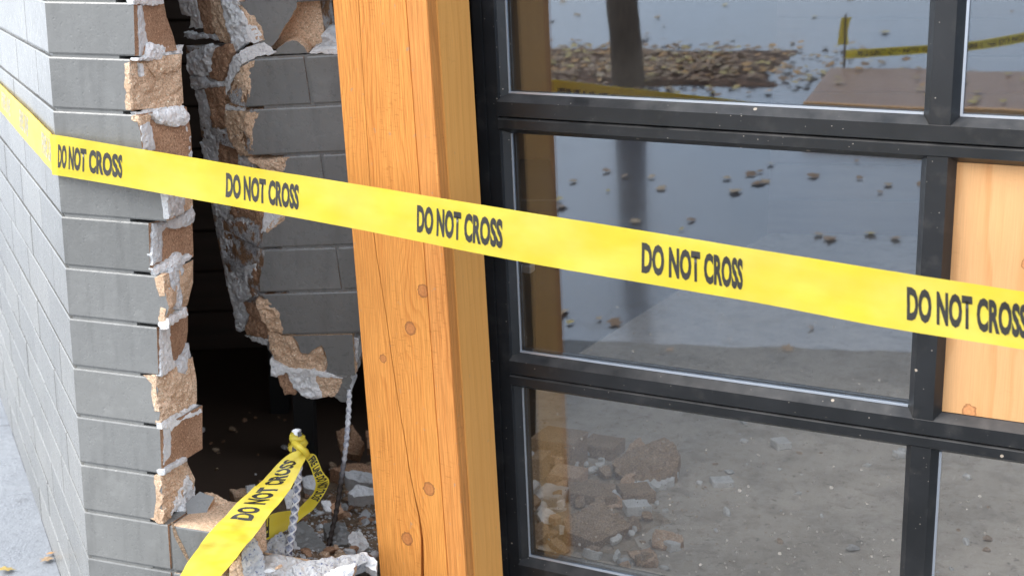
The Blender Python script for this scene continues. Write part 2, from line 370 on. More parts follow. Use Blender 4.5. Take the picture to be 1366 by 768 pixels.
def box_bm(bm, c, ax, ay, az_, hx, hy, hz):
    vs = []
    for sx in (-1, 1):
        for sy in (-1, 1):
            for sz in (-1, 1): vs.append(bm.verts.new(c + ax*(sx*hx) + ay*(sy*hy) + az_*(sz*hz)))
    for f_ in ((0, 1, 3, 2), (4, 6, 7, 5), (0, 4, 5, 1), (2, 3, 7, 6), (0, 2, 6, 4), (1, 5, 7, 3)):
        bm.faces.new([vs[i] for i in f_])
    return vs
def box(name, c, ax, ay, az_, hx, hy, hz, mats, parent=None, bev=0.0, seg=1):
    bm = bmesh.new(); box_bm(bm, Vector(c), ax, ay, az_, hx, hy, hz)
    if bev: bmesh.ops.bevel(bm, geom=list(bm.edges), offset=bev, segments=seg, affect='EDGES')
    return from_bm(name, bm, mats, parent)

def course_brick(name, fr, v0, v1, FL, FR, BL, BR, mats, parent, T=TH, wrap=None, roughL=0, roughR=0, seed=0, nr=9, nm=7, cham=.0014, front_c=0, core=1, ufront=0):
    """One brick of a course. FL/FR: left and right ends of the painted face as lists over the height (bottom to top),
    BL/BR the same on the back. Torn ends get rows of uneven vertices. material 0 = paint, 1 = broken core."""
    ts = [0, .03] + [(.03+.94*i/(nr-1)) for i in range(1, nr-1)] + [.97, 1]
    rows = []; jl = FL
    for ri, t in enumerate(ts):
        v = v0 + (v1-v0)*t
        ch = cham if ri in (0, len(ts)-1) else 0
        fl, f_r, bl, br = lerp_list(FL, t), lerp_list(FR, t), lerp_list(BL, t), lerp_list(BR, t)
        vj = lambda: 0
        row = []
        if wrap: # corner brick: run along the other wall first
            oth, s1 = wrap
            row += [oth.at(s1-.0028, v, -ch), fr.at(0, v) - (oth.n+fr.n)*ch*.6]
        else:
            if roughL:
                for k in range(nm, 0, -1):
                    q = k/(nm+1); a = fl+(bl-fl)*q; p_ = fr.at(a, v, front_c-T*q)
                    d = fbm(p_, 22, seed)*roughL*2.2 + n3(p_, 90, seed)*roughL*.5
                    row.append(p_ + fr.r*d + fr.n*d*.3)
            jit = (n3((v, seed, 0), 60, seed)+.5*n3((v, seed, 0), 150, seed))*(.0035 if roughL else 0)
            row.append(fr.at(fl+ch+jit, v, front_c-ch))
        jit = (n3((v, seed+5, 0), 60, seed)+.5*n3((v, seed+5, 0), 150, seed))*(.0035 if (roughR or 0) > .003 else .0006)
        row.append(fr.at(f_r-ch+jit, v, front_c-ch))
        nR = 0
        if roughR is not None:
            for k in range(1, nm+1):
                q = k/(nm+1); a = f_r+(br-f_r)*q; p_ = fr.at(a, v, front_c-T*q)
                d = fbm(p_, 22, seed)*roughR*2.2 + n3(p_, 90, seed)*roughR*.5
                row.append(p_ + fr.r*d)
        row.append(fr.at(br, v, front_c-T))
        if wrap:
            oth, s1 = wrap
            row += [fr.at(0, v) - (oth.n+fr.n)*(T*.62), oth.at(s1-.0028, v, -T)]
        else: row.append(fr.at(bl, v, front_c-T))
        rows.append(row)
    m = len(rows[0]); verts = [p_ for r_ in rows for p_ in r_]; faces = []; mi = []
    nl = nm if (roughL and not wrap) else 0
    for i in range(len(rows)-1):
        for j in range(m):
            k = (j+1) % m
            faces.append((i*m+j, i*m+k, (i+1)*m+k, (i+1)*m+j))
            if wrap: mi.append(0 if j < 2 else core)
            else: mi.append(0 if j == nl else core)
    faces.append(tuple(range(m-1, -1, -1))); mi.append(0 if wrap else core)
    faces.append(tuple((len(rows)-1)*m+j for j in range(m))); mi.append(0 if wrap else core)
    return mesh(name, verts, faces, mats, parent, mi)

def chunk(name, pts, fr_p, fr_n, thick, mat, parent=None, rough=.003, bulge=.004, off=0.0, seed=None, step=.005, jag=.0034, matside=None, soft=.010, flat=False):
    """A broken piece: an outline lying on the plane (fr_p, fr_n), jagged rim, uneven raised face, real thickness."""
    seed = rnd.random()*50 if seed is None else seed
    fr_n = fr_n.normalized(); o = fr_p + fr_n*off
    pts3 = [on(x, y, o, fr_n) for x, y in pts] if not isinstance(pts[0], Vector) else pts
    ax = fr_n.orthogonal().normalized(); ay = fr_n.cross(ax)
    c0 = sum(pts3, Vector())/len(pts3)
    q = [((p_-c0).dot(ax), (p_-c0).dot(ay)) for p_ in pts3]
    rim = []
    for i in range(len(q)):
        a, b = q[i], q[(i+1) % len(q)]; L = hypot(b[0]-a[0], b[1]-a[1]); k = max(1, int(L/step))
        nx, ny = (b[1]-a[1])/max(L, 1e-6), -(b[0]-a[0])/max(L, 1e-6)
        for j in range(k):
            t = j/k; x = a[0]+(b[0]-a[0])*t; y = a[1]+(b[1]-a[1])*t
            d = (n3((x, y, 0), 95, seed)*.7 + n3((x, y, 0), 260, seed)*.45)*jag*2*min(1, 4*t*(1-t)+.25)
            rim.append((x+nx*d, y+ny*d))
    xs = [p_[0] for p_ in rim]; ys = [p_[1] for p_ in rim]
    from mathutils.geometry import intersect_point_tri_2d
    def inside(x, y):
        r = False; j = len(rim)-1
        for i in range(len(rim)):
            xi, yi = rim[i]; xj, yj = rim[j]
            if (yi > y) != (yj > y) and x < (xj-xi)*(y-yi)/(yj-yi)+xi: r = not r
            j = i
        return r
    def dist(x, y): return min(hypot(x-a, y-b) for a, b in rim)
    pts2 = list(rim); dd = [0.0]*len(rim)
    yy = min(ys)+step/2; ro = 0
    while yy < max(ys):
        xx = min(xs)+(step/2 if ro % 2 else 0)
        while xx < max(xs):
            jx = xx+rnd.uniform(-.3, .3)*step; jy = yy+rnd.uniform(-.3, .3)*step
            if inside(jx, jy):
                d = dist(jx, jy)
                if d > step*.45: pts2.append((jx, jy)); dd.append(d)
            xx += step
        yy += step; ro += 1
    nr_ = len(rim)
    res = delaunay_2d_cdt([Vector(p_) for p_ in pts2], [(i, (i+1) % nr_) for i in range(nr_)], [], 1, 1e-7)
    vo, _, fo, ov = res[0], res[1], res[2], res[3]
    verts = []
    rimidx = {}
    for i, v2 in enumerate(vo):
        orig = ov[i][0] if ov[i] else None
        d = dd[orig] if orig is not None else 0
        if orig is not None and orig < nr_: rimidx[orig] = i
        p_ = c0 + ax*v2.x + ay*v2.y
        if flat: h = 0
        else:
            e = min(1, d/soft)
            h = bulge*.6*(e**.6) + (fbm(p_, 46, seed)*1.7 - abs(n3(p_, 70, seed+9))*1.3 + n3(p_, 190, seed)*.5)*rough*1.5*(.35+.65*e)
        verts.append(p_ + fr_n*h)
    faces = []
    for f_ in fo:
        a, b, c_ = [verts[i] for i in f_[:3]]
        f_ = tuple(f_)
        if (b-a).cross(c_-a).dot(fr_n) < 0: f_ = f_[::-1]
        faces.append(f_)
    nf = len(faces); base = len(verts)
    for i in range(nr_):
        p_ = c0 + ax*rim[i][0] + ay*rim[i][1]
        j = n3(p_, 120, seed+3)*min(.003, thick*.25)
        verts.append(p_ - fr_n*(thick+j))
    for i in range(nr_):
        j = (i+1) % nr_
        if i in rimidx and j in rimidx: faces.append((rimidx[i], base+i, base+j, rimidx[j]))
    faces.append(tuple(base+i for i in range(nr_)))
    mats = [mat] + ([matside] if matside else []); mi = [0]*nf + [1 if matside else 0]*(len(faces)-nf)
    bm = bmesh.new(); me = bpy.data.meshes.new(name); me.from_pydata(verts, [], faces); me.polygons.foreach_set('material_index', mi)
    bm.from_mesh(me); bmesh.ops.recalc_face_normals(bm, faces=bm.faces); bm.to_mesh(me); bm.free()
    ob = link(name, me, None, mats)
    if parent: child(ob, parent)
    return ob

# ================================================================== GROUND AND ROOM
tag(mesh('street', [(-40, -40, 0), (40, -40, 0), (40, 40, 0), (-40, 40, 0)], [(0, 1, 2, 3)], ['wet_asphalt']), kind='structure')
sw_ = [side.at(-.55, .004, .0), side.at(-.55, .004, 1.5), side.at(14, .004, 1.5), side.at(14, .004, 0)]
tag(mesh('sidewalk', sw_, [(0, 1, 2, 3)], ['pavement']), kind='structure')
# coarse asphalt apron right in front of the door
def refl(x, y, z=0.0):                                # place on the ground seen at pixel (x, y) in the door glass
    d = ray(x, y).normalized(); q = EYE + d*((door.o-EYE).dot(DN)/d.dot(DN)); r_ = d - DN*(2*d.dot(DN)); return q + r_*((z-q.z)/r_.z)
La, Lb = refl(690, 452), refl(1240, 474); ld = (Lb-La).normalized()
ap = [La - ld*.12 + ld*(3.6*i/60) + Vector((-ld.y, ld.x, 0))*.02*n3((i*.7, 0, 0), 1.3, 4) for i in range(61)] + [CORNER + DU*3.6 - DN0*.42, CORNER + DU*.45 - DN0*.42]
tag(mesh('asphalt_apron', [Vector((p_.x, p_.y, .004)) for p_ in ap], [tuple(range(len(ap)))], ['asphalt_apron']), kind='structure')
SL = 5.0
Rf = CORNER + DU*3.9 - DN0*.38                        # front right corner of the room
room = [CORNER - (pier.n+side.n)*.08, side.at(SL, 0, -.1), Rf - DN0*6.0, Rf, CORNER + DU*.55 - DN0*.38, CORNER + pier.r*.5 - pier.n*.16]
def prism_obj(name, poly, z0, z1, mat, **k):
    n_ = len(poly); vs = [Vector((p_.x, p_.y, z0)) for p_ in poly] + [Vector((p_.x, p_.y, z1)) for p_ in poly]
    fs = [tuple(range(n_-1, -1, -1)), tuple(range(n_, 2*n_))] + [(i, (i+1) % n_, n_+(i+1) % n_, n_+i) for i in range(n_)]
    bm = bmesh.new(); me = bpy.data.meshes.new(name); me.from_pydata(vs, [], fs); bm.from_mesh(me); bpy.data.meshes.remove(me)
    o = from_bm(name, bm, [mat])
    return tag(o, **k)
prism_obj('floor', room, .004, FLOOR, 'room_floor', kind='structure')
roof = [side.at(-.0, 0, .02), side.at(SL, 0, .02), Rf - DN0*6.1, Rf + DN0*.10, CORNER + pier.r*.02 + pier.n*.02]
# ceiling left open behind the door, a gap added to brighten the floor inside
D = lambda a, b: CORNER + DU*a - DN0*b
for poly in ([side.at(0, 0, .02), side.at(SL, 0, .02), D(.95, 6.6), D(.95, .46), D(.6, .42), CORNER + pier.r*.25 - pier.n*.12, CORNER + pier.r*.02 - pier.n*.05], [D(.95, 2.5), D(.95, 6.6), D(3.98, 6.48), D(3.98, 2.5)]):
    prism_obj('ceiling', poly, 2.62, 2.75, 'roof_dark', kind='structure')
def wallbox(name, a, b, z0, z1, t, mat, **k):
    d = (b-a); L = d.length; d.normalize(); n_ = Vector((-d.y, d.x, 0)); c = (a+b)/2
    return tag(box(name, Vector((c.x, c.y, (z0+z1)/2)), d, n_, Z, L/2, t/2, (z1-z0)/2, [mat]), **k)
# back wall with boards
bA, bB = side.at(SL, 0, -.1), Rf - DN0*6.0
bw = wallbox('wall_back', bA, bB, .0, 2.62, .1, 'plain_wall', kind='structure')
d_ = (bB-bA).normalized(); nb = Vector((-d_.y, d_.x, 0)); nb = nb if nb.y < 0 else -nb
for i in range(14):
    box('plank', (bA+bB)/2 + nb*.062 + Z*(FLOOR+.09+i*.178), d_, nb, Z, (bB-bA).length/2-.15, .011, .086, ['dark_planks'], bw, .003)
wallbox('wall_right', Rf, Rf - DN0*6.0, .0, 2.62, .1, 'plain_wall', kind='structure')
wallbox('wall_front_right', CORNER + DU*3.2 - DN0*.42, Rf - DN0*.04, .0, 2.62, .14, 'grey_paint', kind='structure')
# inner partition seen through the gap between the two pieces of wall
pa, pb = Vector((-1.75, 4.75, 0)), Vector((-.05, 5.0, 0))
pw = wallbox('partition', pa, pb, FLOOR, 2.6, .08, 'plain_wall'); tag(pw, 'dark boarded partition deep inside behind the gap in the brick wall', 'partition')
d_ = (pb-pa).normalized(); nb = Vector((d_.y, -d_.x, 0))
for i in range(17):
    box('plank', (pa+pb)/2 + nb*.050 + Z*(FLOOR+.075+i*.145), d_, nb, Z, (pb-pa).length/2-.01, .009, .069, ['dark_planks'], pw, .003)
pa, pb = D(.02, 1.45), D(.02, 5.2)  # made-up partition: keeps light from the ceiling gap off the breach
pw = wallbox('partition', pa, pb, FLOOR, 2.6, .08, 'plain_wall'); tag(pw, 'brown boarded partition added inside to shade the breach from the glazed front', 'partition')
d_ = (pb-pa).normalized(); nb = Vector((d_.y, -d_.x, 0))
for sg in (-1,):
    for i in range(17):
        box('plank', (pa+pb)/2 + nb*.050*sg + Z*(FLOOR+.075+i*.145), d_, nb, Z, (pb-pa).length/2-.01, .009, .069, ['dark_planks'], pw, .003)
# dark boarded floor on the breach side of it
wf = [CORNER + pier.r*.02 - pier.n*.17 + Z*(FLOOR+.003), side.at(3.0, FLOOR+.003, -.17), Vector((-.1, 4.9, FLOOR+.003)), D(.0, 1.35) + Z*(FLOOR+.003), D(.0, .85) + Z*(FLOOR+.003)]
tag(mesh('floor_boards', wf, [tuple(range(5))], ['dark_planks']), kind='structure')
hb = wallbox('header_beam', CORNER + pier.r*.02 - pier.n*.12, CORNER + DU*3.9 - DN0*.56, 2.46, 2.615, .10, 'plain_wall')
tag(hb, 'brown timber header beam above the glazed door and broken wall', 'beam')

# ================================================================== BRICK WALL (corner: side wall and pier)
wall = empty('brick_wall', 'grey painted brick wall corner with torn right edge and yellow tape across it', 'wall', loc=CORNER)
TOPK = 22
JT = .0062                                            # joint
# recessed joint body
def strip(fr, u0, u1, z0, z1, c0, c1, name, mat):
    return box(name, fr.at((u0+u1)/2, (z0+z1)/2, (c0+c1)/2), fr.r, fr.n, fr.u, (u1-u0)/2, (c1-c0)/2, (z1-z0)/2, [mat], wall)
strip(side, .012, SL, .0, TOPK*CH, -TH+.01, -.0085, 'mortar_joint', 'grey_paint')
strip(pier, .006, .155, .0, TOPK*CH, -TH+.012, -.0032, 'mortar_joint', 'grey_paint')
strip(pier, .15, .485, .0, 3*CH-.001, -TH+.012, -.0032, 'mortar_joint', 'grey_paint')
strip(pier, .15, .29, 3*CH-.001, 3.93*CH, -TH+.02, -.0055, 'mortar_joint', 'grey_paint')
# side wall bricks: shared meshes
def shared_block(L):
    bm = bmesh.new(); box_bm(bm, Vector((0, 0, 0)), Vector((1, 0, 0)), Vector((0, 1, 0)), Z, (L-.0060)/2, .035, (CH-.0078)/2)
    bmesh.ops.bevel(bm, geom=list(bm.edges), offset=.0015, segments=1, affect='EDGES')
    bmesh.ops.recalc_face_normals(bm, faces=bm.faces)
    me = bpy.data.meshes.new('brick'); bm.to_mesh(me); bm.free(); me.materials.append(MATS['grey_paint']); return me
BL_ = .385; blk = shared_block(BL_)
S1 = {}
rotS = Matrix((side.r, side.n, Z)).transposed().to_euler()
for k in range(TOPK):
    S1[k] = .215 if k % 2 == 0 else .355
    s = S1[k]
    for i in range(12):
        if s + BL_*(i+1) > SL: break
        o = bpy.data.objects.new('brick', blk); COL.objects.link(o)
        o.location = side.at(s+BL_*(i+.5), (k+.5)*CH, -.035 + rnd.uniform(-.0010, .0010)); o.rotation_euler = rotS; child(o, wall)
# pier bricks: face ends traced over the height (top to bottom in the photograph)
PD = {
 13: ("178,3 180,74", "218,2 222,22 230,42 236,60", .0012),
 12: ("173,83 174,98 173,115 172,130 175,146", "243,79 242,98 244,125 245,143", .007),
 11: ("181,157 187,172 189,195 190,215", "250,168 255,183 256,205", .002),
 10: ("215,235 220,255 222,275 222,293", "250,235 253,262 257,275 258,285", .006),
 9: ("198,300 200,357", "257,298 258,340", .0012),
 8: ("215,372 217,385 223,400 225,405 220,418 217,430", "258,352 258,388 250,408", .006),
 7: ("209,436 211,497", "251,421 251,450 247,475", .0015),
 6: ("205,503 211,515 208,525 213,540 211,562", "258,498 263,520 263,540", .008),
 5: ("213,567 215,622", "270,542 270,598", .0010),
 4: ("212,634 216,650 215,665 214,690", "248,613 251,630 261,650 258,668", .009),
}
ENDF = {}
for k in range(TOPK):
    v0, v1 = k*CH+JT/2, (k+1)*CH-JT/2
    if k in PD:
        fs, bs, rg = PD[k]
        FRu = [pier.px(x, y)[0] for x, y in P(fs)][::-1]; BRu = [pier.px(x, y, -TH)[0] for x, y in P(bs)][::-1]
        mats = ['grey_paint', 'brick_tan' if rg > .004 else 'brick_brown']
    else:
        FRu = [.195 + .02*sin(k*2.1)]; BRu = [FRu[0]+.03*sin(k*1.3)]; rg = .004; mats = ['grey_paint', 'brick_brown']
        if k < 4: FRu = [.198]; BRu = [.198]; rg = 0
    course_brick('brick', pier, v0, v1, [0], FRu, [0], BRu, mats, wall, wrap=(side, S1[k]), roughR=rg, seed=k*1.37+1, nr=25, nm=12)
    fm = sum(FRu)/len(FRu); bm_ = sum(BRu)/len(BRu)
    a, b = pier.at(fm, (k+.5)*CH), pier.at(bm_, (k+.5)*CH, -TH)
    d = (b-a).normalized(); n_ = d.cross(Z); n_ = n_ if n_.dot(EYE-a) > 0 else -n_
    ENDF[k] = (a, n_)
# lower courses running on to the right under the hole
for k in range(4):
    u0 = .205
    for L in ((.115,) if k == 3 else (.29,)):
        last = (k == 3)
        course_brick('brick', pier, k*CH+JT/2, (k+1)*CH-JT/2, [u0], [u0+L-.007], [u0], [u0+L-.007+(.02 if last else 0)], ['grey_paint', 'brick_tan'], wall, roughR=.008 if last else 0, seed=40+k+L)
        u0 += L
# mortar and torn brick on the end of the pier
def onto(fr, o, lim=.0012):
    """keep a torn piece from standing out in front of the painted wall face: slide such corners back to the face"""
    for v in o.data.vertices:
        d = (v.co-fr.o).dot(fr.n)
        if d > lim:
            r_ = (v.co-EYE); t = (fr.o + fr.n*(lim - min(.012, (d-lim)*.15)*0 + .0006*n3(v.co, 200, 1)) - EYE).dot(fr.n)/r_.dot(fr.n); v.co = EYE + r_*t
    return o
def patch(k, s, mat, off=.002, thick=.012, rough=.002, bulge=.003, name=None, parent=wall, **kw):
    a, n_ = ENDF[k]
    nm_ = name or ('mortar_patch' if 'mortar' in mat else 'brick_core')
    return onto(pier, chunk(nm_, P(s), a, n_, min(thick, .007)+.004, mat, parent, rough, bulge, off*(.45 if 'brick' in mat else .7), **kw))
patch(13, "184,7 190,7 193,25 198,60 196,74 187,75", 'mortar_grey')
patch(13, "176,-4 218,-4 219,5 205,8 177,6", 'mortar_white', .004, .02)
patch(13, "181,80 190,77 196,73 198,58 206,59 215,62 222,60 232,62 245,60 244,72 241,78 212,80", 'mortar_white', .009, .03, .003, .007)
patch(12, "173,83 196,84 191,105 186,110 190,130 186,146 174,147", 'brick_tan', .006, .02, .004, .004)
patch(12, "195,84 242,81 238,95 220,97 210,104 203,97", 'brick_tan', .008, .02, .004, .005)
patch(12, "186,84 191,85 193,100 189,103", 'mortar_white', .012, .012)
patch(12, "207,145 228,129 244,128 244,143", 'brick_tan', .008, .015, .003, .004)
patch(12, "180,150 205,146 245,141 246,146 228,149 205,152 183,155", 'mortar_white', .007, .025, .002, .004)
patch(11, "204,152 220,147 245,143 250,149 253,159 247,168 232,169 218,166 209,160", 'mortar_white', .014, .03, .002, .010)
patch(11, "181,156 203,153 200,163 188,168", 'brick_tan', .006, .012)
patch(11, "189,168 200,163 205,180 207,200 190,200", 'mortar_grey', .005)
patch(11, "249,168 255,182 256,210 249,205 251,185", 'mortar_grey', .004)
patch(10, "222,258 247,258 246,285 226,292", 'mortar_grey', .010, .02, .004, .006)
patch(9, "204,298 222,295 243,287 257,274 261,286 258,297 236,305 222,303 217,309 217,344 211,350 204,354", 'mortar_grey', .008, .025, .002, .005)
patch(9, "204,358 222,349 238,336 247,342 252,338 257,342 246,352 230,360 217,369 208,367", 'mortar_white', .009, .025, .003, .006)
patch(8, "213,371 226,364 229,380 227,400 221,429 218,426 224,404 217,385", 'brick_tan', .006, .015, .004, .003)
patch(8, "227,364 244,350 246,362 239,376 244,398 243,410 236,412 232,396 226,385", 'mortar_grey', .007, .02, .004, .003)
patch(8, "217,432 232,420 249,409 251,420 232,432 222,439", 'mortar_white', .008, .025, .002, .005)
patch(7, "214,438 228,433 227,450 231,480 237,487 221,500 215,501", 'mortar_white', .005, .02, .002, .003)
patch(7, "237,490 243,480 250,468 252,457 253,468 257,480 257,499 247,505 240,503", 'mortar_grey', .008, .02, .002, .006)
patch(6, "197,500 210,500 222,503 237,490 240,503 255,500 262,520 262,540 240,551 214,566 212,545 208,525 210,515", 'brick_tan', .006, .015, .005, .005)
patch(6, "215,564 232,553 255,541 261,538 268,541 245,556 225,571 216,572", 'mortar_white', .008, .03, .002, .004)
patch(5, "218,567 228,564 228,605 222,614 219,620", 'mortar_grey', .003, .012, .001, .001)
patch(5, "227,567 250,553 269,543 270,550 255,556 245,560 236,568 229,575", 'mortar_white', .003, .010, .001, .001)
patch(5, "215,627 232,618 249,609 251,613 236,623 217,634", 'mortar_grey', .008, .025, .002, .004)
patch(4, "212,634 248,614 252,632 240,650 230,672 228,690 212,693 216,665", 'brick_tan', .008, .02, .007, .006)
patch(4, "250,630 261,650 258,666 240,676 229,688 231,668 241,650", 'mortar_white', .008, .02, .005, .006)
patch(4, "208,691 224,688 300,694 312,702 262,703 222,700", 'brick_tan', .002, .02, .003, .004)
lp_ = [pier.at(a, 3*CH+.004, c_) for a, c_ in ((.30, -.006), (.488, -.004), (.492, -.13), (.36, -.135), (.30, -.10))]
chunk('mortar_bed', lp_, lp_[0], Z, .012, 'mortar_grey', wall, .004, .004)
# the crack through the brick below the hole
ck = [pier.pt(x, y, .0006) for x, y in P("228,696 231,696 237,713 246,730 253,747 250,748 241,732 232,714")]
mesh('crack', ck + [p_ - pier.n*.004 for p_ in ck], [tuple(range(len(ck)))], ['soil'], wall)

# ================================================================== LEANING BROKEN SECTION OF WALL
frag = empty('wall_fragment', 'broken section of grey brick wall leaning inwards beside the timber post', 'wall section', loc=slab.at(.0, -.72, -.07))
ST = .14
def sv(r): return -r*SCH
SD = {                                                # row: painted left edge, right ends (joint positions), back left edge
 0: ("333,83 331,95 333,115 331,130 327,144", (412, 110), "250,75 252,90 254,105 262,120", True),
 1: ("340,152 335,162 337,180 335,200 338,208", None, "262,122 265,150 270,190", False),
 2: ("386,211 377,228 372,245 372,268", (433, 235), "270,190 276,230 284,268", True),
 3: ("373,290 362,303 352,318 349,332", None, "284,272 287,300 293,335", False),
 4: ("354,337 352,355 347,375 347,388", (454, 362), "293,335 299,365 305,393", True),
 5: ("350,400 360,406 371,425 377,446", None, "305,395 310,420 316,440", False),
 6: ("358,448 357,460 364,476 380,492", 'end', "338,455 348,468 362,482", False),
}
SENDF = {}
UR = slab.px(487, 240)[0]
for r in range(-9, 7):
    v0, v1 = sv(r+1)+JT/2, sv(r)-JT/2
    if r in SD:
        fs, jn, bs, _ = SD[r]
        FLu = [slab.px(x, y)[0] for x, y in P(fs)][::-1]; BLu = [slab.px(x, y, -ST)[0] for x, y in P(bs)][::-1]
    else:
        FLu = [-.13 + .03*sin(r*1.9)]; BLu = [FLu[0]-.09]; jn = None
    ur = UR + .012*r*0
    if jn == 'end': ur = slab.px(471, 470)[0]
    if r == 6: ur = slab.px(471, 470)[0]
    mats = ['grey_paint', 'broken_face']
    if r == -1: # torn course: only the back half of the brick is left, its face is raw
        course_brick('brick', slab, v0, v1, [slab.px(338, 60)[0], slab.px(320, 5)[0]], [slab.px(424, 35)[0]], [slab.px(262, 45)[0], slab.px(240, 2)[0]], [slab.px(424, 35)[0]], ['brick_tan', 'broken_face'], frag, T=ST-.045, roughL=.006, roughR=.002, front_c=-.045, seed=9)
        continue
    if r == 6: mats = ['brick_tan', 'broken_face']
    if isinstance(jn, tuple):
        j = slab.px(*jn)[0]
        course_brick('brick', slab, v0, v1, FLu, [j-.0035], BLu, [j-.0035], mats, frag, T=ST, roughL=.007, roughR=0, seed=r*2.3+60, nr=13, nm=10)
        course_brick('brick', slab, v0, v1, [j+.0035], [ur], [j+.0035], [ur], mats, frag, T=ST, roughL=0, roughR=0, seed=r*2.3+61)
    else:
        course_brick('brick', slab, v0, v1, FLu, [ur], BLu, [ur], mats, frag, T=ST, roughL=.007, roughR=.004 if r == 6 else 0, seed=r*2.3+60, nr=13, nm=10, front_c=-.012 if r == 6 else 0)
    if r in SD:
        a, b = slab.at(sum(FLu)/len(FLu), (v0+v1)/2), slab.at(sum(BLu)/len(BLu), (v0+v1)/2, -ST)
        d = (b-a).normalized(); n_ = d.cross(slab.u); n_ = n_ if n_.dot(EYE-a) > 0 else -n_
        SENDF[r] = (a, n_)
SENDF[-1] = (slab.at(slab.px(335, 40)[0], sv(-.5), 0), SENDF[0][1])
jb = lambda u0, u1, r0, r1: box('mortar_joint', slab.at((u0+u1)/2, (sv(r0)+sv(r1))/2, -.0035-(ST-.02)/2), slab.r, slab.n, slab.u, (u1-u0)/2, (ST-.02)/2, (sv(r0)-sv(r1))/2, ['grey_paint'], frag)
jb(slab.px(346, 110)[0], UR-.003, 0, 2); jb(slab.px(392, 250)[0], UR-.003, 2, 3); jb(slab.px(380, 360)[0], UR-.003, 3, 6); jb(-.08, UR-.003, -9, -1.02)
def sp(r, s, mat, off=.004, thick=.018, rough=.003, bulge=.004, **k):
    if r == 'F': a, n_ = slab.o, slab.n
    else: a, n_ = SENDF[r]
    nm_ = 'mortar_patch' if ('mortar' in mat or 'concrete' in mat) else ('brick_face' if mat == 'grey_paint' else 'brick_core')
    if r != 'F': return onto(slab, chunk(nm_, P(s), a, n_, min(thick, .010)+.004, mat, frag, rough, bulge, off*.5, **k))
    return chunk(nm_, P(s), a, n_, thick+.008, mat, frag, rough, bulge, off*(.5 if off > 0 else 1), **k)
# torn top course
sp('F', "319,2 396,1 396,10 388,24 380,35 371,52 358,67 352,64 346,57 336,32 326,12", 'grey_paint', 0, .045, 0, 0, matside='brick_tan', flat=True, jag=.001)
sp('F', "364,73 372,63 382,56 390,54 396,55 405,62 411,71", 'grey_paint', -.004, .04, 0, 0, matside='brick_tan', flat=True, jag=.0006)
sp('F', "411,71 424,62 430,57 428,48 432,44 440,45 446,50 452,57 453,69", 'mortar_grey', -.02, .05, .005, .006)
sp('F', "412,71 425,67 453,66 453,72", 'mortar_white', 0, .05, .001, .001)
# torn left side of the section, top to bottom
sp(-1, "236,-3 261,-3 267,15 272,38 252,38 255,22 242,20", 'mortar_white')
sp(-1, "261,-3 280,-3 285,45 272,45 270,30", 'brick_brown')
sp(-1, "280,-3 294,-3 300,25 309,54 302,58 292,56 282,32", 'brick_tan', .006)
sp(-1, "294,-3 320,-3 320,8 333,32 345,55 325,60 310,72 308,57 302,38 297,18", 'mortar_white', .012, .03, .004, .006)
sp(-1, "317,6 323,10 341,38 346,56 335,44 324,20", 'brick_tan', .013, .02)
sp(-1, "245,43 262,46 290,48 291,54 272,52 258,53 245,50", 'mortar_grey', .008, .02, .003, .005)
sp(0, "345,59 362,72 340,75 330,80 320,90 310,105 302,127 299,125 300,107 307,85 312,75 325,66", 'mortar_white', .006, .03, .003, .005)
sp(0, "248,73 262,67 277,60 285,63 280,82 282,95 270,103 255,100 250,92", 'mortar_grey', .012, .03, .005, .012)
sp(0, "253,103 270,103 278,110 300,110 297,116 270,118 260,121 255,117", 'mortar_grey', .012, .03, .004, .006)
sp(0, "282,65 305,60 307,75 300,100 295,110 278,103 282,85", 'brick_brown', .006)
sp(0, "332,83 331,100 333,118 331,143 305,141 307,122 314,102 325,88", 'brick_tan', .006, .03, .004, .004)
sp(0, "297,140 325,145 322,150 299,148", 'mortar_white', .008, .02, .001, .003)
sp(1, "272,118 299,116 300,140 301,171 282,171 280,147", 'brick_brown', .006)
sp(1, "260,122 272,120 280,147 280,172 270,170 265,150", 'mortar_grey', .005)
sp(1, "270,172 302,174 302,178 290,179 290,200 271,198", 'mortar_grey', .007)
sp(1, "298,148 325,150 339,153 335,162 336,190 338,208 320,208 308,192 301,170", 'brick_tan', .008, .03, .004, .004)
sp(2, "266,190 290,190 290,217 272,213", 'mortar_grey', .006)
sp(2, "290,181 302,180 320,207 317,225 290,221", 'brick_brown', .005)
sp(2, "318,206 332,211 340,226 318,222", 'mortar_white', .010)
sp('F', "330,212 358,213 386,210 377,229 364,232 350,226", 'brick_tan', .001, .03, .003, .003)
sp(3, "284,272 307,276 305,310 310,330 318,345 322,352 322,382 302,382 297,345 287,295", 'mortar_grey', .005, .02, .004, .004)
sp(3, "307,276 345,281 350,305 340,305 332,290 308,290", 'brick_brown', .006)
sp(3, "305,291 334,292 342,308 342,350 324,350 306,326", 'mortar_white', .003)
sp(3, "308,296 336,297 335,304 310,302", 'brick_brown', .011, .015, .002, .002)
sp(3, "312,310 332,309 333,318 311,317", 'brick_brown', .011, .015, .002, .003)
sp(3, "315,333 330,322 341,332 341,342 320,347", 'brick_brown', .011, .015, .003, .004)
sp(3, "351,284 372,288 367,295 352,310 350,330 353,350 345,350 341,315 350,305", 'mortar_white', .012, .02, .003, .005)
sp(3, "374,289 372,297 360,305 352,318 353,350 348,354 349,330 346,316 358,300", 'brick_tan', .008, .02, .003, .003)
sp(4, "302,365 340,352 343,372 345,394 322,402 308,404", 'mortar_grey', .006, .02, .004, .005)
sp(4, "337,358 344,366 346,386 340,394 332,398 335,380", 'brick_brown', .011, .02, .003, .003)
sp(5, "308,400 324,402 332,420 322,442 315,441", 'mortar_grey', .006, .02, .004, .004)
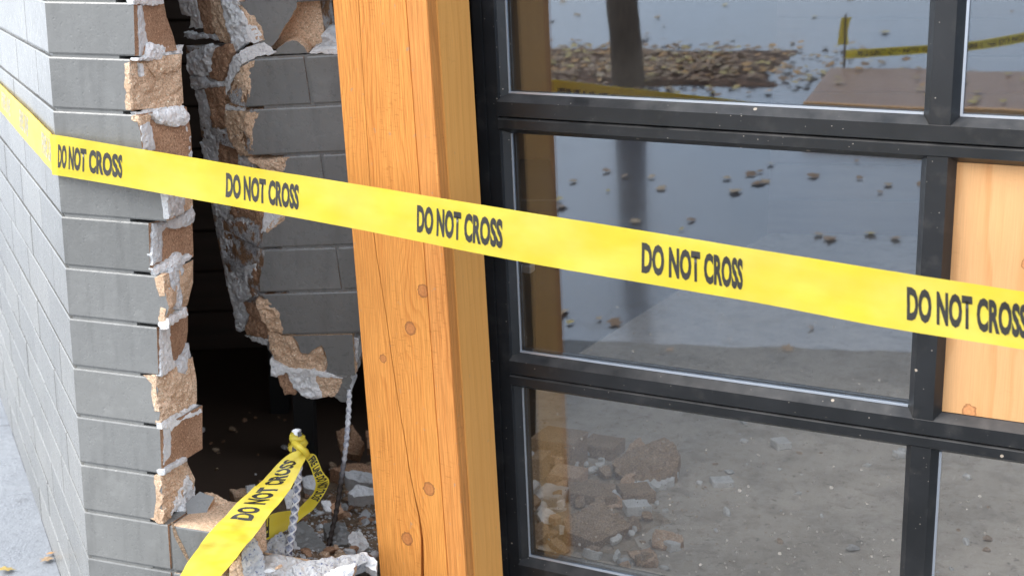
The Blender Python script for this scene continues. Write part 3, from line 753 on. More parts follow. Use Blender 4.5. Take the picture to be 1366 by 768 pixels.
sp(5, "322,402 340,407 345,420 357,440 356,452 330,447 326,440 332,420", 'brick_brown', .006, .02, .004, .004)
sp(5, "325,447 357,453 356,460 345,458", 'mortar_white', .008, .02, .002, .003)
sp('F', "341,401 350,401 357,399 363,408 372,415 374,428 377,445 360,442 347,422", 'brick_tan', .002, .03, .004, .004)
# bottom of the section
sp('F', "390,448 470,446 474,500 434,500 437,485 434,470 429,460 420,465 411,472 401,470 397,456", 'grey_paint', -.001, .012, 0, 0, matside='brick_tan', flat=True, jag=.0008)
sp('F', "357,442 375,446 390,449 396,460 400,470 410,473 420,466 429,460 436,480 433,498 400,494 383,492 366,476 359,460", 'brick_tan', -.006, .03, .004, .005)
sp('F', "360,480 372,486 385,491 412,493 440,498 457,505 430,503 400,499 380,497 369,503 361,501", 'mortar_white', .002, .05, .002, .004)
sp('F', "369,495 386,497 395,520 395,526 380,527 373,512", 'brick_brown', -.01, .06, .004, .004)
sp('F', "382,493 417,494 425,512 430,530 415,532 404,528 392,518 385,503", 'mortar_white', -.004, .06, .005, .007)
sp('F', "417,494 440,499 457,506 452,520 447,528 430,530 424,512", 'brick_tan', -.004, .06, .004, .004)
sp('F', "456,503 468,500 468,522 461,536 452,534 446,528 452,520", 'grey_paint', -.006, .06, .001, .001, matside='mortar_grey')
sp('F', "467,447 479,452 477,472 474,497 469,501", 'mortar_grey', -.012, .06, .004, .003)
# ================================================================== TIMBER POST
post_fr = Fr(door.at(.518, 0, .25), DU, DV, DN)
def pknot(x, y, r): a, b = post_fr.px(x, y); return (a, b, r*2.62/1900)
KN = [pknot(564, 388, 9), pknot(547, 438, 9), pknot(511, 478, 6), pknot(572, 652, 10), pknot(543, 718, 10)]
mk_wood('post_wood', (.83, .362, .085), (.55, .160, .026), KN, 150, wave=.02)
mk_wood('post_trim', (.80, .34, .090), (.54, .175, .036), [pknot(600, 300, 2)], 60, wave=.03)
mk_wood('post_side', (.86, .42, .115), (.74, .33, .075), (), 40, fib=.35, wave=.02, rough=.6)
post = empty('timber_post', 'orange timber post with knots and long split between broken wall and door', 'post', loc=post_fr.at(.105, -1.32, -.1))
def plate(name, poly_uv, c0, c1, fr, mats, parent, uvside=False, bev=.0015):
    """solid board: outline in frame coordinates, extruded from depth c1 (front) to c0; uv in metres"""
    bm = bmesh.new(); n_ = len(poly_uv)
    f_ = [bm.verts.new(fr.at(a, b, c1)) for a, b in poly_uv]; k_ = [bm.verts.new(fr.at(a, b, c0)) for a, b in poly_uv]
    bm.faces.new(f_); bm.faces.new(k_[::-1])
    for i in range(n_): bm.faces.new((f_[i], k_[i], k_[(i+1) % n_], f_[(i+1) % n_]))
    if bev: bmesh.ops.bevel(bm, geom=[e for e in bm.edges if e.verts[0] in f_ and e.verts[1] in f_], offset=bev, segments=2, affect='EDGES')
    bmesh.ops.recalc_face_normals(bm, faces=bm.faces)
    l = bm.loops.layers.uv.new('UVMap')
    for fc in bm.faces:
        sidef = abs(fc.normal.dot(fr.r)) > .8
        for lp in fc.loops:
            d = lp.vert.co - fr.o
            lp[l].uv = ((d.dot(fr.n) if sidef else d.dot(fr.r)) , d.dot(fr.u))
    return from_bm(name, bm, mats, parent, recalc=False)
VB, VT = -1.30, 1.25
# long drying split: left and right piece of the front timber, gap opens towards the foot
split = P("497,300 503,345 515,420 523,480 532,540 541,590 546,625 552,655 560,690 564,720 565,768")
gapw = [0.0004, .0006, .0008, .0009, .0010, .0012, .0018, .0012, .0030, .0050, .0065]
suv = [post_fr.px(x, y) for x, y in split]
suv = [(.062, VT), (.060, .45)] + suv + [(suv[-1][0]-.002, VB)]; gp = [.0002, .0003] + gapw + [.010]
W1T, W1B, WRT, WRB = .146, .168, .190, .2115
plate('timber', [(0, VB)] + [(a-g_, b) for (a, b), g_ in zip(suv[::-1], gp[::-1])] + [(0, VT)], -.15, 0, post_fr, ['post_wood'], post)
plate('timber', [(a+g_*.15, b) for (a, b), g_ in zip(suv[::-1], gp[::-1])] + [(W1T, VT), (W1B, VB)], -.15, -.0008, post_fr, ['post_wood'], post)
plate('trim_board', [(W1B+.0008, VB), (W1T+.0008, VT), (WRT, VT), (WRB, VB)], -.028, .0012, post_fr, ['post_trim'], post)
plate('side_board', [(W1B+.0008, VB), (W1T+.0008, VT), (WRT+.002, VT), (WRB+.002, VB)], -.15, -.0295, post_fr, ['post_side'], post)

# ================================================================== GLAZED SECTIONAL DOOR
dr = empty('sectional_door', 'black aluminium glazed sectional door leaning inwards at its foot with one boarded pane', 'door', loc=door.at(1.5, -1.18, 0))
U0, SEC, MU, PW = .672, .542, .057, .796
COLS = 3; U1 = .742 + COLS*(PW+MU) - MU + .07
def extr(name, prof, fr, a0, a1, along, mats, parent, ends=None):
    """extrude a closed profile; along='r': profile is (up, depth); along='u': profile is (right, depth)"""
    vs = []; n_ = len(prof)
    for a in (a0, a1):
        for (q, c) in prof: vs.append(fr.at(a, q, c) if along == 'r' else fr.at(q, a, c))
    fs = [tuple(range(n_)), tuple(range(2*n_-1, n_-1, -1))] + [(i, n_+i, n_+(i+1) % n_, (i+1) % n_) for i in range(n_)]
    bm = bmesh.new(); me = bpy.data.meshes.new(name); me.from_pydata([tuple(v) for v in vs], [], fs); bm.from_mesh(me); bpy.data.meshes.remove(me)
    if ends:
        bmesh.ops.bevel(bm, geom=[e for e in bm.edges if abs((e.verts[0].co-e.verts[1].co).normalized().dot(fr.r)) < .3], offset=ends, segments=1, affect='EDGES')
    return from_bm(name, bm, mats, parent)
joints = [-.095-SEC*i for i in (-2, -1, 0, 1, 2)]      # up coordinate of the section joints (negative = down); last = foot
joints = [.989, .447, -.095, -.637, -1.179]
zlo, zhi = joints[-1], joints[0]
extr('stile', [(.58, .004), (.58, -.03), (.7455, -.03), (.7455, .004), (.731, .012), (.7295, .020), (.7045, .020), (.7035, .0175), (.7020, .0175), (.7010, .020), (.6815, .020), (.6800, .004)], door, zlo, zhi, 'u', ['black_aluminium'], dr)
extr('stile', [(U1, -.03), (U1, .02), (U1-.05, .02), (U1-.07, .004), (U1-.07, -.03)], door, zlo, zhi, 'u', ['black_aluminium'], dr)
panes = []
for i in range(4):
    top, bot = joints[i], joints[i+1]
    foot = (i == 3)
    g0 = bot + (.107 if foot else .0435)               # bottom of the glass
    g1 = top - .034                                    # top of the glass
    rb = [(bot+.0012, -.034), (bot+.0012, .020), (bot+.003, .0235), (g0-.0125, .0235), (g0, .004), (g0, -.034)]
    rt = [(top-.0012, -.034), (g1, -.034), (g1, .004), (g1+.0125, .0235), (top-.004, .0235), (top-.0012, .0195)]
    extr('bottom_rail', rb, door, .728, U1-.056, 'r', ['black_aluminium'], dr)
    extr('top_rail', rt, door, .728, U1-.056, 'r', ['black_aluminium'], dr)
    for c_ in range(COLS):
        ul = .742 + c_*(PW+MU); ur_ = ul+PW
        if c_: extr('mullion', [(ul-MU-.001, -.03), (ul-MU-.001, .004), (ul-MU+.011, .0225), (ul-.011, .0225), (ul+.001, .004), (ul+.001, -.03)], door, g0-.011, g1+.011, 'u', ['black_aluminium'], dr)
        cu, cv = (ul+ur_)/2, (g0+g1)/2
        if i == 2 and c_ == 1:
            pf = Fr(door.at(ul, g0, 0), DU, DV, DN)
            mk_wood('plywood', (.81, .455, .205), (.64, .27, .085), [(pf.px(1293, 548)[0], pf.px(1293, 548)[1], .013), (pf.px(1372, 352)[0], pf.px(1372, 352)[1], .012)], 17, (.42, .16, .06), .65, .3, .07)
            o = plate('plywood_panel', [(.001, .001), (PW-.001, .001), (PW-.001, g1-g0-.001), (.001, g1-g0-.001)], -.012, .002, pf, ['plywood'], dr, bev=0)
            o['label'] = 'pale plywood board filling the missing pane'
            continue
        pn_ = box('pane', door.at(cu, cv, -.003), DU, DN, DV, PW/2+.006, .003, (g1-g0)/2+.006, ['door_glass'], dr)
        sw = .0022
        box('seal', door.at(ul+sw+.0012, cv, .0022), DU, DN, DV, sw, .0018, (g1-g0)/2-.002, ['seal_silver'], pn_)
        box('seal', door.at(cu, g0+sw+.0008, .0024), DU, DN, DV, PW/2-.002, .0018, sw*.9, ['seal_silver'], pn_)
a_, b_ = door.px(703, 357, -.03)
box('bracket', door.at(a_, b_, -.030), DU, DN, DV, .014, .012, .009, ['bracket_metal'], dr, .003)
box('foot_seal', door.at((U0+U1)/2, zlo-.006, -.01), DU, DN, DV, (U1-U0)/2, .012, .0065, ['black_metal'], dr)

# ================================================================== BARRIER TAPE
def text_mesh(s, bold=.046):
    cu = bpy.data.curves.new('t', 'FONT'); cu.body = s; cu.size = 1; cu.offset = bold; cu.resolution_u = 3; cu.space_character = 1.02
    o = bpy.data.objects.new('t', cu); COL.objects.link(o); flush()
    me = bpy.data.meshes.new_from_object(o.evaluated_get(bpy.context.evaluated_depsgraph_get()))
    bpy.data.objects.remove(o); bpy.data.curves.remove(cu); return me
TXT = {}
def text_bm(s):
    if s not in TXT: TXT[s] = text_mesh(s)
    bm = bmesh.new(); bm.from_mesh(TXT[s])
    bmesh.ops.triangulate(bm, faces=bm.faces)
    xs = [v.co.x for v in bm.verts]; ys = [v.co.y for v in bm.verts]
    x0, x1, y0, y1 = min(xs), max(xs), min(ys), max(ys)
    for v in bm.verts: v.co = Vector(((v.co.x-x0)/(x1-x0), (v.co.y-y0)/(y1-y0), 0))
    return bm
class Ribbon:
    def __init__(s, top, bot):                         # two 3-D edges with the same number of points
        s.t, s.b = top, bot
        s.c = [(a+b)/2 for a, b in zip(top, bot)]; s.l = [0]
        for a, b in zip(s.c, s.c[1:]): s.l.append(s.l[-1]+(b-a).length)
        s.L = s.l[-1]
    def idx(s, d):
        d = max(0, min(s.L-1e-6, d)); i = 0
        while i < len(s.l)-2 and s.l[i+1] < d: i += 1
        return i, (d-s.l[i])/(s.l[i+1]-s.l[i])
    def cat(s, e, i, f_):
        p0, p1, p2, p3 = e[max(0, i-1)], e[i], e[i+1], e[min(len(e)-1, i+2)]
        return p1 + ((p2-p0)*f_ + (p0*2-p1*5+p2*4-p3)*f_**2 + (p1*3-p0-p2*3+p3)*f_**3)*.5
    def at(s, d, w_):                                  # d along (m), w_ across 0 (bottom) .. 1 (top)
        i, f_ = s.idx(d); a = s.cat(s.b, i, f_); b = s.cat(s.t, i, f_); return a + (b-a)*w_
    def nrm(s, d, w_):
        e = .004; a = s.at(d+e, w_)-s.at(d-e, w_); b = s.at(d, 1)-s.at(d, 0); n_ = a.cross(b).normalized()
        return n_
def ribbon_obj(name, rb, mat, parent=None, nw=8, wave=0.0, step=.012, seed=0, th=.0006, wfreq=9):
    ns = max(2, int(rb.L/step)); vs = []; fs = []
    def P_(d, w_):
        n_ = rb.nrm(d, w_); p_ = rb.at(d, w_); return p_ + n_*(wave*fbm((d*wfreq/9, w_*.10, seed), 9, seed) + wave*.22*n3((d*14, w_*1.6+d*6, seed), 2.2, seed)), n_
    rb.P = P_
    for sgn in (1, -1):
        for i in range(ns+1):
            for j in range(nw+1):
                p_, n_ = P_(rb.L*i/ns, j/nw); vs.append(p_ + n_*th*.5*sgn)
    m = (ns+1)*(nw+1); r_ = nw+1
    for i in range(ns):
        for j in range(nw):
            a = i*r_+j; q = (a, a+r_, a+r_+1, a+1); fs.append(q); fs.append(tuple(m+k for k in q[::-1]))
    uvs = [(rb.L*i/ns, j/nw*.076) for _ in (0, 1) for i in range(ns+1) for j in range(nw+1)]
    return mesh(name, vs, fs, [mat], parent, None, True, uvs)
def letters(rb, s, d0, d1, w0, w1, parent, mat='tape_ink', sides=(1,), th=.0006, flip=False, name='lettering'):
    bm = text_bm(s)
    for _ in range(3):
        ed = [e for e in bm.edges if abs(e.verts[0].co.x-e.verts[1].co.x)*abs(d1-d0) > .006 or abs(e.verts[0].co.y-e.verts[1].co.y) > .3]
        if not ed: break
        bmesh.ops.subdivide_edges(bm, edges=ed, cuts=1); bmesh.ops.triangulate(bm, faces=bm.faces)
    out = None
    for sg in sides:
        b2 = bm.copy()
        for v in b2.verts:
            d = d0+(d1-d0)*v.co.x; w_ = w0+(w1-w0)*v.co.y
            p_, n_ = rb.P(d, w_); v.co = p_ + n_*sg*(th*.5+.0004)
        out = from_bm(name, b2, [mat], parent, recalc=False)
    bm.free(); return out

tape = empty('barrier_tape', 'long yellow barrier tape stretched from the brick corner across post and door', 'tape', loc=CORNER + Z*1.13)
TE = [(77, 180.5, 234), (160, 194.5, 248), (330, 222.5, 278.5), (500, 250, 310), (690, 281, 348), (1000, 331, 402), (1180, 360, 436), (1366, 389, 466)]
tt = [tapeF.pt(x, a) for x, a, b in TE]; tb = [tapeF.pt(x, b) for x, a, b in TE]
ext = DU*.19 - Z*.012
for _ in range(4): tt.append(tt[-1]+ext); tb.append(tb[-1]+ext)
# along the side wall, round the corner
sF = Fr(CORNER + side.n*.006, side.r, Z, side.n)
sT = [sF.pt(0, 112), sF.pt(38, 148)]; sB = [sF.pt(0, 148), sF.pt(38, 192.5)]
e1, e2 = sT[0]-sT[1], sB[0]-sB[1]
sT = [sT[0]+e1*3.2, sT[0]+e1*1.2] + sT; sB = [sB[0]+e2*3.2, sB[0]+e2*1.2] + sB
ct = sF.at(.004, tt[0].z); cb_ = sF.at(.004, tb[0].z)
cornT = CORNER + (pier.n+side.n)*.006 + Z*tt[0].z; cornB = CORNER + (pier.n+side.n)*.006 + Z*tb[0].z
rb = Ribbon(sT + [ct], sB + [cb_])
so_ = ribbon_obj('tape_strip', rb, 'tape_yellow', tape, 6, .0015, .02, 5)
Ls = rb.L
for q in range(4):
    e_ = Ls - .012 - q*.40
    letters(rb, 'FIRE LINE', e_-.20, e_, .22, .80, so_, 'tape_ink_worn', th=.0006)
rm = Ribbon([ct, cornT] + tt, [cb_, cornB] + tb)
mo_ = ribbon_obj('tape_strip', rm, 'tape_yellow', tape, 10, .0035, .014, 2, wfreq=5)
def s_at(x):                                            # length along the tape where it passes photo column x
    lo, hi = 0, rm.L
    for _ in range(40):
        m = (lo+hi)/2; p_ = rm.at(m, .5)-EYE; zc = p_.y*cos(PITCH)-p_.z*sin(PITCH)
        if 683+F*p_.x/zc < x: lo = m
        else: hi = m
    return lo
for xa, xb in ((77, 163), (301, 399), (556, 671), (855, 991), (1209, 1371)):
    letters(rm, 'DO NOT CROSS', s_at(xa)+.001, s_at(xb), .19, .785, mo_)
for q in range(5):
    a = .22+q*.42
    letters(rm, 'FIRE LINE DO NOT CROSS', a, a+.36, .20, .78, mo_, sides=(-1,))

# ================================================================== REINFORCING BARS AND LOOSE TAPE
RIB = []
def tube(path, r, ns=10, rib=0.0, tw=140, cross=True, step=.0016):
    RIB.clear()
    pts = [path[0]]
    L = [0]
    for a, b in zip(path, path[1:]): L.append(L[-1]+(b-a).length)
    tot = L[-1]; n_ = int(tot/step); vs = []; fs = []
    def cat(d):
        i = 0
        while i < len(L)-2 and L[i+1] < d: i += 1
        f_ = (d-L[i])/(L[i+1]-L[i]); e = path
        p0, p1, p2, p3 = e[max(0, i-1)], e[i], e[i+1], e[min(len(e)-1, i+2)]
        return p1 + ((p2-p0)*f_ + (p0*2-p1*5+p2*4-p3)*f_**2 + (p1*3-p0-p2*3+p3)*f_**3)*.5
    for i in range(n_+1):
        d = tot*i/n_; c = cat(d); t = (cat(min(tot, d+.003))-cat(max(0, d-.003))).normalized()
        ax = t.cross(Vector((0, 1, 0))).normalized(); ay = t.cross(ax)
        for j in range(ns):
            th_ = 2*pi*j/ns
            rr = r
            if rib:
                a = cos(2*th_ + tw*d); b = cos(2*th_ - tw*d) if cross else -1
                e_ = max(0, max(a, b)-.6)/.4; rr += rib*min(1, e_*1.6); RIB.append(e_ > .25)
            vs.append(c + ax*(cos(th_)*rr) + ay*(sin(th_)*rr))
    for i in range(n_):
        for j in range(ns): fs.append((i*ns+j, i*ns+(j+1) % ns, (i+1)*ns+(j+1) % ns, (i+1)*ns+j))
    fs.append(tuple(range(ns))); fs.append(tuple(n_*ns+j for j in range(ns-1, -1, -1)))
    return vs, fs
def fwd(x, y, d): r_ = ray(x, y); return EYE + r_*(d/r_.y)
b1 = [fwd(x, y, d) for x, y, d in ((466, 520, 3.06), (466, 528, 3.05), (465, 550, 3.03), (462, 590, 2.98), (456, 635, 2.95), (448, 685, 2.92), (440, 720, 2.90), (435, 750, 2.88), (432, 790, 2.87))]
vs, fs = tube(b1, .0048, 24, .0016, 380)
tag(mesh('reinforcing_bar', vs, fs, ['rebar_steel', 'rebar_rib'], None, [1 if (RIB[f_[0]] and vs[f_[0]].z > .47) else 0 for f_ in fs], smooth=True), 'thin twisted steel bar hanging bent from the broken wall with blackened lower end', 'steel bar')
b2 = [fwd(x, y, d) for x, y, d in ((396, 573, 2.74), (398, 600, 2.74), (397, 640, 2.73), (392, 690, 2.72), (386, 730, 2.71), (381, 768, 2.70), (378, 800, 2.69))]
vs, fs = tube(b2, .0074, 28, .0018, 300)
tag(mesh('reinforcing_bar', vs, fs, ['rebar_plain', 'rebar_rib'], None, [1 if RIB[f_[0]] else 0 for f_ in fs], smooth=True), 'steel bar with diamond ribs standing in the rubble, yellow tape knotted to its top', 'steel bar')

lt = empty('barrier_tape', 'loose yellow barrier tape knotted to the standing steel bar, hanging down', 'tape', loc=fwd(396, 600, 2.72))
def rib_px(rows): return Ribbon([fwd(x, y, d) for x, y, _, _, d in rows], [fwd(x, y, d+.004) for _, _, x, y, d in rows])
# main strand: upper-left edge / lower-right edge
A = rib_px([(226, 790, 285, 790, 2.47), (240, 768, 295, 768, 2.48), (254, 745, 312, 747, 2.505), (270, 722, 328, 727, 2.53), (285, 704, 342, 710, 2.555), (300, 688, 355, 692, 2.58), (327, 660, 380, 662, 2.62), (350, 640, 394, 640, 2.655), (368, 621, 402, 624, 2.68), (386, 605, 407, 613, 2.70), (398, 600, 409, 606, 2.705)])
ao_ = ribbon_obj('tape_strand', A, 'tape_yellow', lt, 12, .014, .005, 8, wfreq=26)
def d_of(rb_, x):
    lo, hi = 0, rb_.L
    for _ in range(40):
        m = (lo+hi)/2; p_ = rb_.at(m, .5)-EYE; zc = p_.y*cos(PITCH)-p_.z*sin(PITCH)
        if 683+F*p_.x/zc < x: lo = m
        else: hi = m
    return lo
letters(A, 'DO NOT CROSS', d_of(A, 325), d_of(A, 391), .30, .84, ao_)
# second strand: folded loop
B = rib_px([(413, 605, 405, 609, 2.71), (421, 607, 411, 616, 2.715), (430, 628, 418, 634, 2.72), (439, 640, 421, 645, 2.73), (436, 652, 419, 655, 2.745), (426, 668, 414, 662, 2.75), (417, 680, 405, 671, 2.76), (406, 688, 398, 678, 2.765), (392, 700, 392, 680, 2.76), (372, 712, 370, 683, 2.74), (350, 722, 352, 690, 2.71), (338, 728, 334, 698, 2.69)])
bo_ = ribbon_obj('tape_strand', B, 'tape_yellow', lt, 8, .003, .005, 3, wfreq=20)
letters(B, 'FIRE LINE DO NOT CROSS', .012, .135, .12, .92, bo_, sides=(1, -1))
letters(B, 'FIRE', B.L-.045, B.L-.015, .1, .9, bo_, sides=(1, -1))
# knot: bands wound round the bar head
def band(c, ax, r, wdt, seed, tilt):
    vs = []; fs = []; n_, m = 26, 6
    ax = (ax + Vector((tilt, tilt*.6, 0))).normalized(); e1 = ax.orthogonal().normalized(); e2 = ax.cross(e1)
    for i in range(n_):
        t = 2*pi*i/n_
        for j in range(m):
            s_ = j/(m-1)-.5
            rr = r*(1+.22*n3((cos(t)*2, sin(t)*2, s_*4), 1.6, seed)) + .004*(1-4*s_*s_)
            vs.append(c + (e1*cos(t)+e2*sin(t))*rr + ax*(s_*wdt + .004*n3((t, s_, 0), 2, seed)))
    for i in range(n_):
        for j in range(m-1): a = i*m+j; b = ((i+1) % n_)*m+j; fs.append((a, b, b+1, a+1))
    return vs, fs
for q, (x, y, r, wd, tl) in enumerate(((396, 584, .0125, .020, .25), (397, 592, .016, .018, -.4), (398, 599, .018, .016, .35), (398, 605, .017, .012, -.3))):
    vs, fs = band(fwd(x, y, 2.735), Vector((.05, 0, 1)), r, wd, q*3.1, tl)
    mesh('knot_band', vs, fs, ['tape_yellow'], lt, smooth=True)
tl = [fwd(x, y, d) for x, y, d in ((392, 590, 2.715), (400, 596, 2.700), (408, 603, 2.705), (410, 608, 2.72))]
vs, fs = tube(tl, .0065, 9); mesh('knot_tail', vs, fs, ['tape_yellow'], lt, smooth=True)
for x, y in ((399.5, 579), (392, 599)):
    chunk('ink_mark', P(f"{x-2.5},{y-3} {x+2.5},{y-4} {x+3},{y+2} {x-2},{y+4}"), fwd(x, y, 2.715), -ray(x, y).normalized(), .002, 'tape_ink', lt, 0, 0, step=.002, jag=.0003)
chunk('bar_head', P("391,573 401,572 402,577 392,579"), fwd(396, 575, 2.72), -ray(396, 575).normalized(), .014, 'mortar_white', lt, .001, .002, step=.003)

# ================================================================== RUBBLE IN THE BREACH
def heap_z(x, y):
    d = (Vector((x, y, 0))-CORNER).dot(-pier.n)        # distance behind the wall face
    t = max(0, min(1, (d-.08)/.75)); base = .325*(1-t)**1.6
    rgt = max(0, min(1, (x+.95)/.5))
    return FLOOR + .006 + base*(.35+.65*rgt)*.62 + .05*fbm((x, y, 0), 6, 3)*min(1, max(0, 1.3-t))
nx, ny = 64, 46; vs = []; fs = []
for j in range(ny+1):
    for i in range(nx+1):
        d = .145+.95*j/ny; u_ = -.02+(.51+.12*(d-.145))*i/nx
        p_ = CORNER + pier.r*u_ - pier.n*d
        if u_ > .62 and d < .3: pass
        z_ = heap_z(p_.x, p_.y); e_ = min(1, (ny-j)/10, )
        vs.append(Vector((p_.x, p_.y, FLOOR-.004+(z_-FLOOR+.004)*e_)))
for j in range(ny):
    for i in range(nx): a = j*(nx+1)+i; fs.append((a, a+1, a+nx+2, a+nx+1))
tag(mesh('rubble_dirt', vs, fs, ['soil'], smooth=True), 'brown dust and crushed brick heaped behind the broken wall', 'rubble', kind='stuff')

UPN = lambda x, y, tilt=.55: (-ray(x, y).normalized()*(1-tilt) + Z*tilt).normalized()
def rub(s, d, mat, thick=.03, label=None, group=None, tilt=.55, rough=.004, bulge=.004, matside=None, name='brick_fragment', flat=False, cat='fragment', **k):
    pts = P(s); cx = sum(p_[0] for p_ in pts)/len(pts); cy = sum(p_[1] for p_ in pts)/len(pts)
    if d < 1: d = (H-d)*ray(cx, cy).y/-ray(cx, cy).z      # small number: height above the ground instead of distance
    c = fwd(cx, cy, d)
    o = chunk(name, pts, c, UPN(cx, cy, tilt), thick, mat, None, rough, bulge, matside=matside, flat=flat, **k)
    return tag(o, label, cat, group)
rub("247.5,671 267,655 286,662.5 263,709 251,694", 2.66, 'grey_paint', .035, 'wedge of brick with light grey painted face on the ledge beside the pier', None, .35, 0, 0, 'brick_tan', flat=True, jag=.001, cat='brick fragment')
rub("272,656 283,656 296,663 312,675 300,689 288,700 264,712 263,708 284,668", 2.69, 'brick_tan', .05, 'rough tan brick lump behind the grey painted wedge', None, .3, .006, .006, cat='brick fragment')
rub("228,690 238,676 247,670 251,680 252,695 242,697", 2.66, 'mortar_white', .04, 'white mortar lump against the foot of the torn pier edge', None, .3, .004, .006, name='mortar_fragment', cat='mortar lump')
rub("288,694 300,686 318,690 330,700 322,708 292,706", 2.70, 'mortar_white', .03, 'pale mortar crumb half hidden by the hanging tape', None, .5, name='mortar_fragment', cat='mortar lump')
rub("322,738 335,713 344,722 353,748 356,790 326,790", 2.56, 'concrete_mottled', .05, 'upright speckled concrete piece beside the hanging tape', None, .1, .004, .006, name='concrete_fragment', cat='concrete chunk')
rub("306,757 320,739 328,757 330,790 306,790", 2.55, 'brick_tan', .05, 'tan broken brick under the hanging tape', None, .1, .004, .004, cat='brick fragment')
rub("346,731 360,720 376,708 383,718 378,748 370,752 358,747 353,740", 2.70, 'concrete_mottled', .05, 'speckled concrete chunk behind the standing steel bar', None, .25, .005, .006, name='concrete_fragment', cat='concrete chunk')
rub("384,706 405,693 435,727 431,750 405,750 390,730", 2.86, 'grey_paint', .04, 'dark grey painted brick lying between the two steel bars', None, .6, .001, .001, 'brick_brown', name='fallen_brick', cat='brick')
rub("378,720 386,708 412,748 404,752", 2.83, 'mortar_grey', .02, 'thin grey edge of mortar on the dark painted brick', None, .6, .002, .002, name='mortar_fragment', cat='mortar strip')
rub("431,699 445,694 457,696 467,711 474,722 446,728 436,716", 2.93, 'grey_paint', .04, 'dark rounded grey block beside the blackened bar end', None, .6, .003, .006, name='concrete_fragment', cat='concrete chunk')
rub("389,755 405,748 484,737 490,748 472,757 425,771 398,771", .325, 'concrete_mottled', .03, 'long pale slab of mortar lying at the foot of the post', None, .55, .003, .004, name='mortar_fragment', cat='mortar slab')
rub("428,772 440,762 452,755 476,751 470,772", .335, 'mortar_grey', .035, 'white lump with tan side in front of the long mortar slab', None, .35, .004, .006, 'brick_tan', name='mortar_fragment', cat='mortar lump')
rub("464,716 470,708 480,706 492,724 486,734 472,738", 2.90, 'mortar_white', .03, 'flaky white mortar piece close to the foot of the post', None, .4, .007, .006, name='mortar_fragment', cat='mortar lump')
rub("474,738 490,736 503,748 503,762 486,752", 2.60, 'mortar_grey', .03, 'grey shard leaning on the end of the long mortar slab', None, .4, .003, .004, name='mortar_fragment', cat='mortar shard')
rub("459,628 475,627 509,634 511,647 482,643 463,637", 3.28, 'mortar_grey', .05, 'flat grey slab lying deep in the breach beside the post', None, .55, .003, .004, name='mortar_fragment', cat='mortar slab')
rub("464,657 475,646 490,649 509,652 509,659 488,660 472,663", 3.16, 'mortar_grey', .04, 'rough grey slab above a cluster of small stones', None, .5, .004, .005, name='mortar_fragment', cat='mortar slab')
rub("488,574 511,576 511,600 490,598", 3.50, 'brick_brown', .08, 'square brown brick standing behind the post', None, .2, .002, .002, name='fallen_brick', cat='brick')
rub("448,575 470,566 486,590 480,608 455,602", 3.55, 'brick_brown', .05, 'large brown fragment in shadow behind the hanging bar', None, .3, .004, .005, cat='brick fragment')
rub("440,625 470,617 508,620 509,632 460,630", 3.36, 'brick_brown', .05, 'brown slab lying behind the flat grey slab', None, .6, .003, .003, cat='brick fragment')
rub("429,667 440,667 442,682 432,678", 3.02, 'mortar_white', .02, 'small white cube of mortar between the steel bars', None, .3, .003, .004, name='mortar_fragment', cat='mortar lump')
rub("403,636 420,632 428,645 424,655 406,650", 3.16, 'mortar_grey', .03, 'grey lump inside the loop of the loose tape', None, .4, .004, .005, name='mortar_fragment', cat='mortar lump')
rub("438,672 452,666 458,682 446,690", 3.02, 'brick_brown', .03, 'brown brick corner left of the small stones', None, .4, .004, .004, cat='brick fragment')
rub("380,655 395,650 396,676 382,678", 3.0, 'mortar_white', .02, 'upright pale shard behind the standing bar', None, .2, .002, .002, name='mortar_fragment', cat='mortar shard')
rub("306,652 328,650 334,660 312,662", 3.15, 'brick_tan', .03, 'flat tan chip on the dark floor left of the tape', None, .6, cat='brick fragment')
rub("327,646 340,645 343,658 331,660", 3.12, 'mortar_grey', .02, 'bluish mortar chip touching the back of the tape', None, .5, name='mortar_fragment', cat='mortar lump')
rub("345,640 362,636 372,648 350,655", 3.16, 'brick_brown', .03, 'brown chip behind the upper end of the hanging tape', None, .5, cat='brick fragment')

# small stones: a few mesh kinds, shared
def stone_mesh(seed, mat, flat=.6):
    bm = bmesh.new(); bmesh.ops.create_icosphere(bm, subdivisions=2, radius=1)
    r_ = random.Random(seed); cuts = []
    for _ in range(9):
        d = Vector((r_.gauss(0, 1), r_.gauss(0, 1), r_.gauss(0, 1))).normalized(); cuts.append((d, r_.uniform(.45, .85)))
    for v in bm.verts:
        for d, h_ in cuts:
            e_ = v.co.dot(d)-h_
            if e_ > 0: v.co -= d*e_
        v.co += v.co*.08*n3(v.co, 2.5, seed)
        v.co.z *= flat
    me = bpy.data.meshes.new('stone'); bm.to_mesh(me); bm.free(); me.materials.append(MATS[mat]); return me
SM = [stone_mesh(i, m_, f_) for i, (m_, f_) in enumerate((('mortar_grey', .6), ('mortar_white', .55), ('brick_brown', .6), ('brick_tan', .5), ('mortar_grey', .8), ('brick_dust', .55)))]
SN = [('mortar_fragment', 'small angular grey mortar stone lying in the dirt of the breach', 'stone', 'grey stones in the breach'),
      ('mortar_fragment', 'small whitish mortar stone lying in the dirt of the breach', 'stone', 'white stones in the breach'),
      ('brick_fragment', 'small brown brick crumb lying in the dirt of the breach', 'brick crumb', 'brown crumbs in the breach'),
      ('brick_fragment', 'small tan brick crumb lying in the dirt of the breach', 'brick crumb', 'tan crumbs in the breach'),
      ('mortar_fragment', 'small angular grey mortar stone lying in the dirt of the breach', 'stone', 'grey stones in the breach'),
      ('brick_fragment', 'small dusty brick crumb lying in the dirt of the breach', 'brick crumb', 'dusty crumbs in the breach')]
